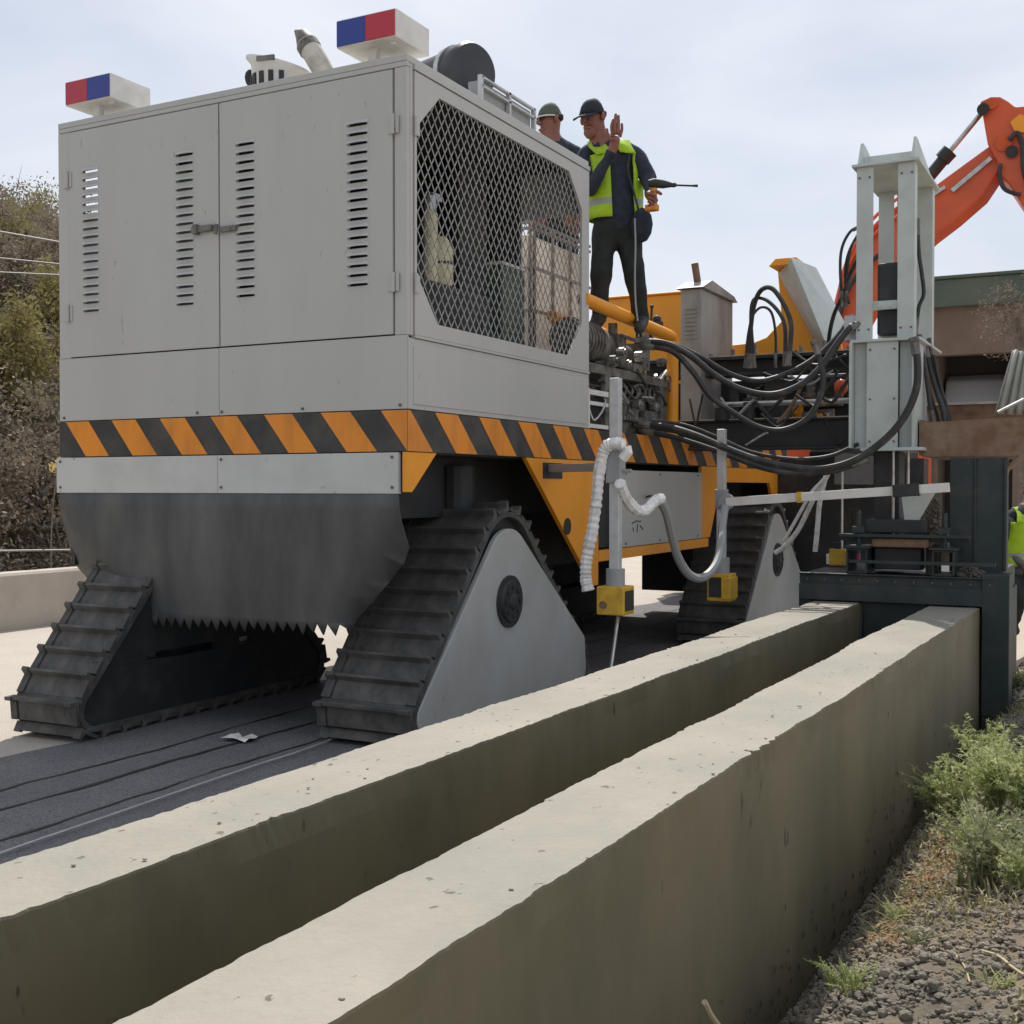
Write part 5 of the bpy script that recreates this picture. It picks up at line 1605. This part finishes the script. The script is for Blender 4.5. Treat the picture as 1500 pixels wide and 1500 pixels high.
for s in ('l', 'r'):
    w_ = Vector(J2[s + 'ha'])
    for k in range(4):
        a = w_ + Vector((-.03 + .02 * k, .0, -.02))
        h2.append(([tuple(a), tuple(a + Vector((0, -.02, -.05 - .01 * (k in (1, 2))))), tuple(a + Vector((0, -.045, -.075)))], .009))
    h2.append(([tuple(w_ + Vector((.02, -.02, 0))), tuple(w_ + Vector((.04, -.04, -.04)))], .010))
p2, reg2, H2 = person('person', J2, CM, 'man in olive cap with pale rim, head and shoulder showing behind the cabinet roof', hands=h2, head_dir=(-.55, -.80, -.15))
c2 = cap(p2, H2, M['capolive'], brim=False)
hd, f_, s_, u_ = H2
MB().tube([hd + u_ * (.034 + .012 * math.cos(a * .314)) + f_ * math.cos(a * .314) * .104 + s_ * math.sin(a * .314) * .093 for a in range(21)], .006, 6).build('rim', M['white'], c2, smooth=True)

# third worker beyond the mould
H_ = Vector((2.424, 6.931, 1.323))
J3 = dict(pelvis=rel(-.10, -.68), belly=rel(-.08, -.52), chest=rel(-.05, -.33), neckbase=rel(-.02, -.17), neck=rel(0, -.10), head=rel(.02, 0, -.04), crown=rel(.02, .09, -.04),
          rsh=rel(-.19, -.23), rel=rel(-.24, -.5, .02), rwr=rel(-.14, -.68, -.2), rha=rel(-.12, -.74, -.25),
          lsh=rel(.16, -.23), lel=rel(.24, -.5, .02), lwr=rel(.16, -.68, -.2), lha=rel(.15, -.74, -.25),
          rhip=rel(-.18, -.76), rkn=rel(-.22, -.93, -.30), ran=rel(-.18, -1.25, -.02), rtoe=rel(-.19, -1.29, -.16),
          lhip=rel(.0, -.76), lkn=rel(.06, -.93, -.30), lan=rel(.03, -1.25, -.02), ltoe=rel(.04, -1.29, -.16))
h3 = []
for s in ('l', 'r'):
    w_ = Vector(J3[s + 'ha'])
    for k in range(4):
        a = w_ + Vector((-.03 + .02 * k, -.02, -.02))
        h3.append(([tuple(a), tuple(a + Vector((0, -.03, -.05 - .01 * (k in (1, 2))))), tuple(a + Vector((0, -.05, -.07)))], .009))
    h3.append(([tuple(w_ + Vector((.02, -.02, 0))), tuple(w_ + Vector((.04, -.05, -.03)))], .010))
M['greycloth'] = mat('grey_cloth', (0.16, 0.165, 0.15), 0.9, c2=(.1, .1, .09), scale=12)
CM3 = dict(CM, sleeve=M['greycloth'])
p3, reg3, H3 = person('person', J3, CM3, 'crouching worker in a hi-vis vest, half hidden behind the mould at the right edge', hands=h3, head_dir=(.3, -.9, -.3))
vest(p3, J3, 2, 358, (.466, -.885, 0), .16)
cap(p3, H3, M['capolive'])

# ---------------------------------------------------------------- excavator beyond the machine
EX = empty('excavator', (.3, 10.5, 0), 'orange excavator behind the mast with its boom raised', 'excavator')
def pl_y(pts, y0, y1, nm, m, par, bevel=.02):
    return MB().prism([(p[0], p[2]) for p in pts], 'y', y0, y1).build(nm, m, par, bevel=bevel)
bo = pl_y([(-0.310, 10.000, 2.708), (-0.084, 10.000, 3.728), (-0.002, 10.000, 4.063), (0.148, 10.000, 4.348), (0.354, 10.000, 4.581), (0.639, 10.000, 4.778), (1.076, 10.000, 5.001), (1.727, 10.000, 5.423), (1.916, 10.000, 5.262), (1.820, 10.000, 5.098), (1.656, 10.000, 4.852), (1.352, 10.000, 4.602), (1.080, 10.000, 4.409), (0.724, 10.000, 4.085), (0.482, 10.000, 3.770), (0.254, 10.000, 3.364), (0.200, 10.000, 2.687)], 10.0, 10.5, 'boom', M['excav'], EX)
pl_y([(1.625, 10.000, 5.928), (1.738, 10.000, 5.967), (1.843, 10.000, 5.951), (1.933, 10.000, 5.882), (2.007, 10.000, 5.807), (2.169, 10.000, 5.799), (2.429, 10.000, 5.038), (3.257, 10.000, 2.560), (2.969, 10.000, 2.378), (2.105, 10.000, 4.642), (1.941, 10.000, 4.923), (1.835, 10.000, 5.048), (1.819, 10.000, 5.194), (1.712, 10.000, 5.417), (1.665, 10.000, 5.697)], 9.9, 10.6, 'stick', M['excav'], EX)
pl_y([(2.926, 10.000, 2.574), (3.310, 10.000, 2.673), (3.530, 10.000, 2.244), (3.469, 10.000, 1.634), (3.133, 10.000, 1.211), (2.571, 10.000, 1.168), (2.482, 10.000, 1.485), (2.849, 10.000, 1.796)], 9.7, 10.8, 'bucket', M['rust'], EX)
a, c = [(1.622, 10.250, 5.910), (1.220, 10.250, 5.447)]
MB().cyl(a, c, .032, n=12).build('cylinder_rod', M['steel'], EX, smooth=True)
a2_, c2_ = [(1.235, 10.250, 5.462), (0.432, 10.250, 4.536)]
MB().cyl(a2_, c2_, .075, n=14).build('cylinder_barrel', M['dark'], EX, smooth=True)
MB().cyl((1.157, 10.250, 5.389), (1.251, 10.250, 5.485), .10, n=14).build('cylinder_head', M['dark'], EX, smooth=True)
MB().cyl((1.670, 9.800, 5.801), (1.573, 10.700, 6.069), .07, n=14).build('pin', M['dark'], EX, smooth=True)
MB().cyl((1.761, 9.850, 5.865), (1.675, 10.700, 6.121), .06, n=14).build('pin', M['excav'], EX, smooth=True)
MB().cyl((1.980, 9.850, 5.280), (1.906, 10.700, 5.502), .07, n=14).build('pin', M['dark'], EX, smooth=True)
MB().cyl((1.890, 9.860, 5.389), (1.812, 10.700, 5.615), .09, n=14).build('pin', M['excav'], EX, smooth=True)
pl_y([(1.958, 9.900, 5.628), (2.060, 9.900, 5.708), (2.192, 9.900, 5.634), (2.194, 9.900, 5.453), (2.003, 9.900, 5.527)], 9.87, 9.895, 'warning_plate', M['yellow'], EX, 0)
hose('hose', [(1.863, 9.850, 5.153), (1.849, 9.850, 5.035), (1.895, 9.850, 4.871), (1.999, 9.850, 4.796), (2.079, 9.850, 4.771)], .025, EX, M['hose'])
hose('hose', [(1.951, 9.830, 5.413), (2.039, 9.830, 5.479), (2.098, 9.830, 5.314), (2.115, 9.830, 5.037), (2.190, 9.830, 4.793)], .03, EX, M['hose'])
for off in (0, 9, 18):
    MB().tube(spline([Vector(p) + Vector((0, 0, .012 * off)) for p in [(-0.040, 9.960, 3.463), (0.042, 9.960, 3.883), (0.207, 9.960, 4.225), (0.444, 9.960, 4.523), (0.806, 9.960, 4.768)]]), .022, 6).build('hydraulic_pipe', M['excav'], EX, smooth=True)
hose('hose', [(-0.010, 9.900, 3.454), (0.088, 9.900, 3.786), (0.270, 9.900, 4.067), (0.498, 9.900, 4.239)], .03, EX, M['hose'])
M['pinkband'] = mat('faded_red_band', (0.55, 0.16, 0.14), 0.6)
MB().bar((1.313, 9.980, 4.928), (1.745, 9.980, 5.263), .06, .05).bar((1.088, 9.980, 4.897), (1.235, 9.980, 4.986), .06, .04).build('boom_rail', M['steel'], EX)
# upper structure and undercarriage (mostly hidden by the machine)
up = MB().box(-2.2, .9, 9.4, 11.4, 1.15, 2.2).box(-2.3, -1.2, 9.3, 11.5, 1.1, 2.3).build('house', M['excav'], EX, bevel=.06)
MB().box(-.2, .95, 9.25, 9.98, 1.5, 2.75).build('cab', M['dark'], EX, bevel=.06)
for y in (9.2, 11.1):
    MB().prism([(-1.9, .05), (1.1, .05), (1.35, .35), (1.1, .75), (-1.9, .75), (-2.15, .35)], 'y', y, y + .55).build('crawler', M['rubber'], EX, bevel=.05)

# ---------------------------------------------------------------- shed and bits at the right
SH = empty('shed', (2, 20, 0), 'low brown shed with a dark green roof fascia in the right background', 'shed')
M['mud'] = mat('brown_wall', (0.17, 0.125, 0.095), 0.95, c2=(0.22, 0.165, 0.13), scale=1.0, bump=.3)
M['fascia'] = mat('green_fascia', (0.075, 0.105, 0.08), 0.7, c2=(0.11, 0.13, 0.10), scale=1.1)
M['void'] = mat('dark_store', (0.05, 0.045, 0.045), 0.9)
sh_ = MB()
sh_.box(-.6, -.45, 20.2, 20.5, 0, 5.02).box(-.45, 1.15, 20.2, 20.5, 4.05, 5.02).box(1.15, 9, 20.2, 20.5, 0, 5.02).box(-.6, 9, 25, 25.3, 0, 5.02).box(-.6, -.3, 20.5, 25, 0, 5.02)
sh_.build('wall', M['mud'], SH)
MB().box(-.9, 9.4, 20.0, 20.19, 5.0, 5.55).build('fascia', M['fascia'], SH, bevel=.02)
MB().box(-.9, 9.4, 19.95, 25.6, 5.552, 5.62).build('roof', M['fascia'], SH, bevel=.02)
MB().box(-.28, 1.6, 21.6, 21.7, 0, 4.9).build('back_partition', M['void'], SH)
MB().prism([(20.6, 2.3), (21.5, 2.3), (21.5, 3.75), (21.2, 3.6), (20.8, 2.9)], 'x', -.25, 1.3).build('stored_sheet', M['conduit'], SH, bevel=.05)
# loose bare bush against the shed
rr = random.Random(77)
BU = empty('bare_bush', (2.2, 17.5, 0), 'bare brown bush in front of the shed at the right edge', 'bush')
tw = MB()
lf = MB()
bc = Vector((1.453, 17.500, 4.364))
tw.tube(spline([(bc.x + .1, 17.5, 0), (bc.x + .05, 17.5, 2.5), bc]), .05, 6)
def twig(p, d, ln, r, dep):
    n_ = 4
    pth = [p]
    for q in range(n_):
        d = (d + Vector((rr.gauss(0, .22), rr.gauss(0, .22), rr.gauss(.02, .2)))).normalized()
        pth.append(pth[-1] + d * ln / n_)
    tw.tube(pth, [r * (1 - .75 * i / n_) for i in range(n_ + 1)], 4, caps=False)
    if dep == 0:
        for q in range(5):
            s = rr.uniform(.015, .035)
            u = Vector((rr.gauss(0, 1), rr.gauss(0, 1), rr.gauss(0, 1))).normalized() * s
            v_ = u.cross(Vector((1, .3, .2))).normalized() * s * .5
            z_ = pth[rr.randrange(1, n_ + 1)] + Vector((rr.gauss(0, .02), 0, rr.gauss(0, .02)))
            lf.add([z_ - u, z_ + v_, z_ + u, z_ - v_], [(0, 1, 2, 3)])
        return
    for q in range(4 if dep > 1 else 3):
        b_ = pth[rr.randrange(2, n_ + 1)]
        twig(b_, (d + Vector((rr.gauss(0, .7), rr.gauss(0, .6), rr.gauss(.1, .55)))).normalized(), ln * rr.uniform(.5, .8), r * .55, dep - 1)
for i in range(9):
    twig(Vector((bc.x + .15 + rr.gauss(0, .1), 17.5, bc.z - .75)), Vector((rr.gauss(-.1, .55), rr.gauss(0, .4), 1)).normalized(), rr.uniform(.5, .8), .014, 3)
tw.build('branches', M['bark'], BU)
lf.build('dry_leaves', M['leaf_brown'], BU)
# ribbed grey sheet standing in the hopper
RS = empty('ribbed_sheet', (2.475, 4.200, 1.939), 'pale grey ribbed sheet with a ragged edge leaning in the rusty hopper', 'sheet')
prof = [(2.365, 4.200, 1.912), (2.391, 4.200, 2.065), (2.436, 4.200, 2.237), (2.481, 4.200, 2.373), (2.563, 4.200, 2.349), (2.653, 4.200, 2.325), (2.657, 4.200, 1.884)]
pts = [(p[0], p[2]) for p in prof]
M['ribbed'] = mat('ribbed_sheet', (0.34, 0.35, 0.31), 0.7, c2=(0.46, 0.46, 0.42), scale=8)
rs = MB()
base_l, base_r = Vector(prof[0]), Vector(prof[6])
top_l, top_r = Vector(prof[3]), Vector(prof[5])
n = 48
vs, fs = [], []
for j in range(9):
    t = j / 8
    for i in range(n + 1):
        s = i / n
        p = base_l.lerp(base_r, s).lerp(top_l.lerp(top_r, s), t)
        rg = .012 * fr((s * 9, t * 9, 0), 2.5) if i in (0,) or j == 8 else 0
        vs.append((p.x + rg, p.y + .022 * math.sin(s * 30) + .05 * t, p.z + rg))
for j in range(8):
    for i in range(n):
        fs.append((j * (n + 1) + i, j * (n + 1) + i + 1, (j + 1) * (n + 1) + i + 1, (j + 1) * (n + 1) + i))
o = rs.add(vs, fs).build('corrugated_skin', M['ribbed'], RS, smooth=True)
o.modifiers.new('t', 'SOLIDIFY').thickness = .01

# ---------------------------------------------------------------- plants on the bank, litter on the road
M['weed'] = mat('weed_leaf', (0.40, 0.46, 0.19), 0.8, c2=(0.56, 0.57, 0.30), scale=5, transl=.35)
M['weed_dark'] = mat('weed_dark_leaf', (0.25, 0.28, 0.15), 0.8, c2=(0.42, 0.42, 0.24), scale=5, transl=.25)
M['straw'] = mat('straw', (0.48, 0.40, 0.26), 0.85)
def weed(x, y, h, spread, m, label, seed, stems=16, leaves=26, cat='weed'):
    rr = random.Random(seed)
    z = soil_z(x, y) - .01
    root = empty('feathery_weed', (x, y, z), label, cat, 'weeds on the soil bank')
    st, lf = MB(), MB()
    for s in range(stems):
        a = rr.uniform(0, 6.28)
        ln = h * rr.uniform(.55, 1.1)
        lean = rr.uniform(.1, 1.0) * spread
        p0 = Vector((x + rr.gauss(0, .02), y + rr.gauss(0, .02), z))
        p2_ = p0 + Vector((math.cos(a) * lean, math.sin(a) * lean, ln))
        p1_ = p0.lerp(p2_, .5) + Vector((-math.cos(a) * lean * .2, -math.sin(a) * lean * .2, ln * .1))
        path = spline([p0, p1_, p2_], 5)
        st.tube(path, [.004 * (1 - .7 * i / 10) for i in range(11)], 4, caps=False)
        for k in range(leaves):
            t = .2 + .8 * k / leaves
            q = path[min(10, int(t * 10))].lerp(path[min(10, int(t * 10) + 1)], (t * 10) % 1)
            d = Vector((rr.gauss(0, 1), rr.gauss(0, 1), rr.gauss(.3, .7))).normalized()
            l_ = h * rr.uniform(.08, .17) * (1.2 - .5 * t)
            side = d.cross(Vector((rr.gauss(0, 1), rr.gauss(0, 1), 1))).normalized() * l_ * .16
            tip = q + d * l_ + Vector((0, 0, -l_ * .15))
            mid = q + d * l_ * .5
            lf.add([q, mid + side, tip, mid - side], [(0, 1, 2, 3)])
            for ss in (1, -1):
                e = mid + d * l_ * .22 + side * ss * 3.0
                lf.add([mid, mid.lerp(e, .5) + d * l_ * .06, e, mid.lerp(e, .5) - d * l_ * .06], [(0, 1, 2, 3)])
    st.build('stem', m, root)
    lf.build('leaves', m, root)
    return root
for i, (px, lab, m_, h, sp_) in enumerate((
    ((2.768, 0.386, -0.100), 'tall pale yellow-green feathery weed nearest the mould end of the soil bank', 'weed', .32, .33),
    ((2.879, 0.277, -0.100), 'pale feathery weed cut by the right frame edge above the grey clods', 'weed', .30, .31),
    ((2.594, 0.409, -0.160), 'grey-green weed leaning out over the trench beside the wall', 'weed', .26, .30),
    ((2.812, -0.601, -0.120), 'dark leafy weed in the middle of the soil bank', 'weed_dark', .27, .27),
    ((2.756, -0.606, -0.140), 'low dark weed beside the straw coloured earth edge', 'weed_dark', .13, .12),
    ((2.876, -0.305, -0.100), 'dark green weed below the pale feathery ones', 'weed_dark', .2, .22),
    ((2.567, -1.606, -0.160), 'small grey-green weed at the bottom edge beside the trench', 'weed', .10, .09),
    ((2.525, -1.018, -0.220), 'tiny dry weed on the trench lip', 'weed_dark', .07, .08),
    ((2.965, -1.548, -0.080), 'flat yellow-green grass tuft at the bottom right corner', 'weed', .05, .12),
    ((2.632, 1.259, -0.120), 'pale weed at the back of the bank, close to the wall foot', 'weed', .3, .26),
    ((2.424, 1.052, -0.200), 'sage weed hugging the wall foot, behind the leaning one', 'weed', .2, .2),
    ((2.730, -0.179, -0.120), 'sage green weed in front of the straw coloured earth', 'weed', .2, .24),
    ((2.929, -0.665, -0.080), 'sage weed at the right frame edge below the dark one', 'weed', .18, .22),
    ((2.569, -0.953, -0.200), 'ragged sage weed halfway down the trench lip', 'weed', .08, .1),
    ((2.510, -1.567, -0.200), 'sage tuft at the lowest end of the trench lip', 'weed', .09, .09),
    ((2.696, -1.211, -0.140), 'small sprawling weed between the dry twigs and the trench', 'weed_dark', .07, .12),
    ((2.524, 4.366, -0.120), 'small weed at the foot of the mould side plate', 'weed_dark', .16, .14))):
    weed(px[0], px[1], h, sp_, M[m_], lab, 300 + i, stems=34 if h > .15 else 14)
for pts, r, lb in (([(2.881, -1.303, -0.050), (2.933, -1.360, -0.050), (2.977, -1.449, -0.050), (3.014, -1.511, -0.050)], .005, 'pale curved dry stalk lying on the clods at the right edge'),
                   ([(2.805, -1.308, -0.100), (2.846, -1.418, -0.100), (2.873, -1.522, -0.100)], .003, 'short thin dry twig lying on the clods'),
                   ([(2.399, -0.646, -0.200), (2.451, -0.556, -0.200), (2.503, -0.576, -0.200)], .003, 'thin pale twig reaching over the trench'),
                   ([(2.360, -2.331, 0.124), (2.360, -2.288, 0.078), (2.360, -2.223, 0.023)], .008, 'pale stub of dry reed at the bottom edge beside the wall')):
    pts = [(p[0], p[1], max(p[2], soil_z(p[0], p[1]) + .012)) for p in pts] if r != .008 else pts
    tag(MB().tube(spline(pts, 4), r, 6).build('dry_stalk', M['straw']), lb, 'stalk')
# reddish dry thatch on the trench lip
M['thatch'] = mat('reddish_thatch', (0.34, 0.20, 0.10), 0.9, c2=(0.44, 0.31, 0.17), scale=6, transl=.2)
th_ = MB()
rr = random.Random(5)
for cx_, cy_, sd1, n_ in [(*(2.637, -0.105, -0.120)[:2], .05, 260), (*(2.613, -0.635, -0.130)[:2], .04, 170), (*(2.571, -1.094, -0.150)[:2], .035, 130)]:
    for k in range(n_):
        x, y = cx_ + rr.gauss(0, sd1), cy_ + rr.gauss(0, sd1 * 3)
        p0 = Vector((x, y, soil_z(x, y)))
        a = rr.uniform(0, 6.28)
        d = Vector((math.cos(a), math.sin(a), 0))
        h = rr.uniform(.02, .06)
        s = Vector((-d.y, d.x, 0)) * .003
        p1 = p0 + d * h * .5 + Vector((0, 0, h * .5))
        th_.add([p0 - s, p0 + s, p1 + s, p1 - s, p0 + d * h * 1.1 + Vector((0, 0, h * .35))], [(0, 1, 2, 3), (3, 2, 4)])
tag(th_.build('dry_thatch', M['thatch']), kind='stuff')
# guide cable beside the wall and a scrap of paper
tag(MB().tube(spline([(-0.345, -2.576, 0.020), (-0.429, -2.109, 0.020), (-0.456, -1.594, 0.020), (-0.485, -1.049, 0.020), (-0.505, -0.554, 0.020), (-0.505, -0.233, 0.020), (-0.555, 0.318, 0.020)]), .005, 8).build('guide_cable', M['alu'], smooth=True), 'thin pale cable lying along the road beside the concrete wall', 'cable')
sc = Vector((-0.997, -0.135, 0.012))
vs = []
for i in range(5):
    for j in range(4):
        vs.append((sc.x + (i - 2) * .045 + .02 * fr((i, j, 1), .9), sc.y + (j - 1.5) * .03 + .03 * fr((i, j, 4), .9), .014 + .03 * abs(fr((i, j, 8), .7)) + .01 * (i % 2)))
fs = [(i * 4 + j, i * 4 + j + 1, (i + 1) * 4 + j + 1, (i + 1) * 4 + j) for i in range(4) for j in range(3)]
tag(MB().add(vs, fs).build('paper_scrap', M['white']), 'crumpled white paper scrap on the shaded road between the tracks', 'litter')
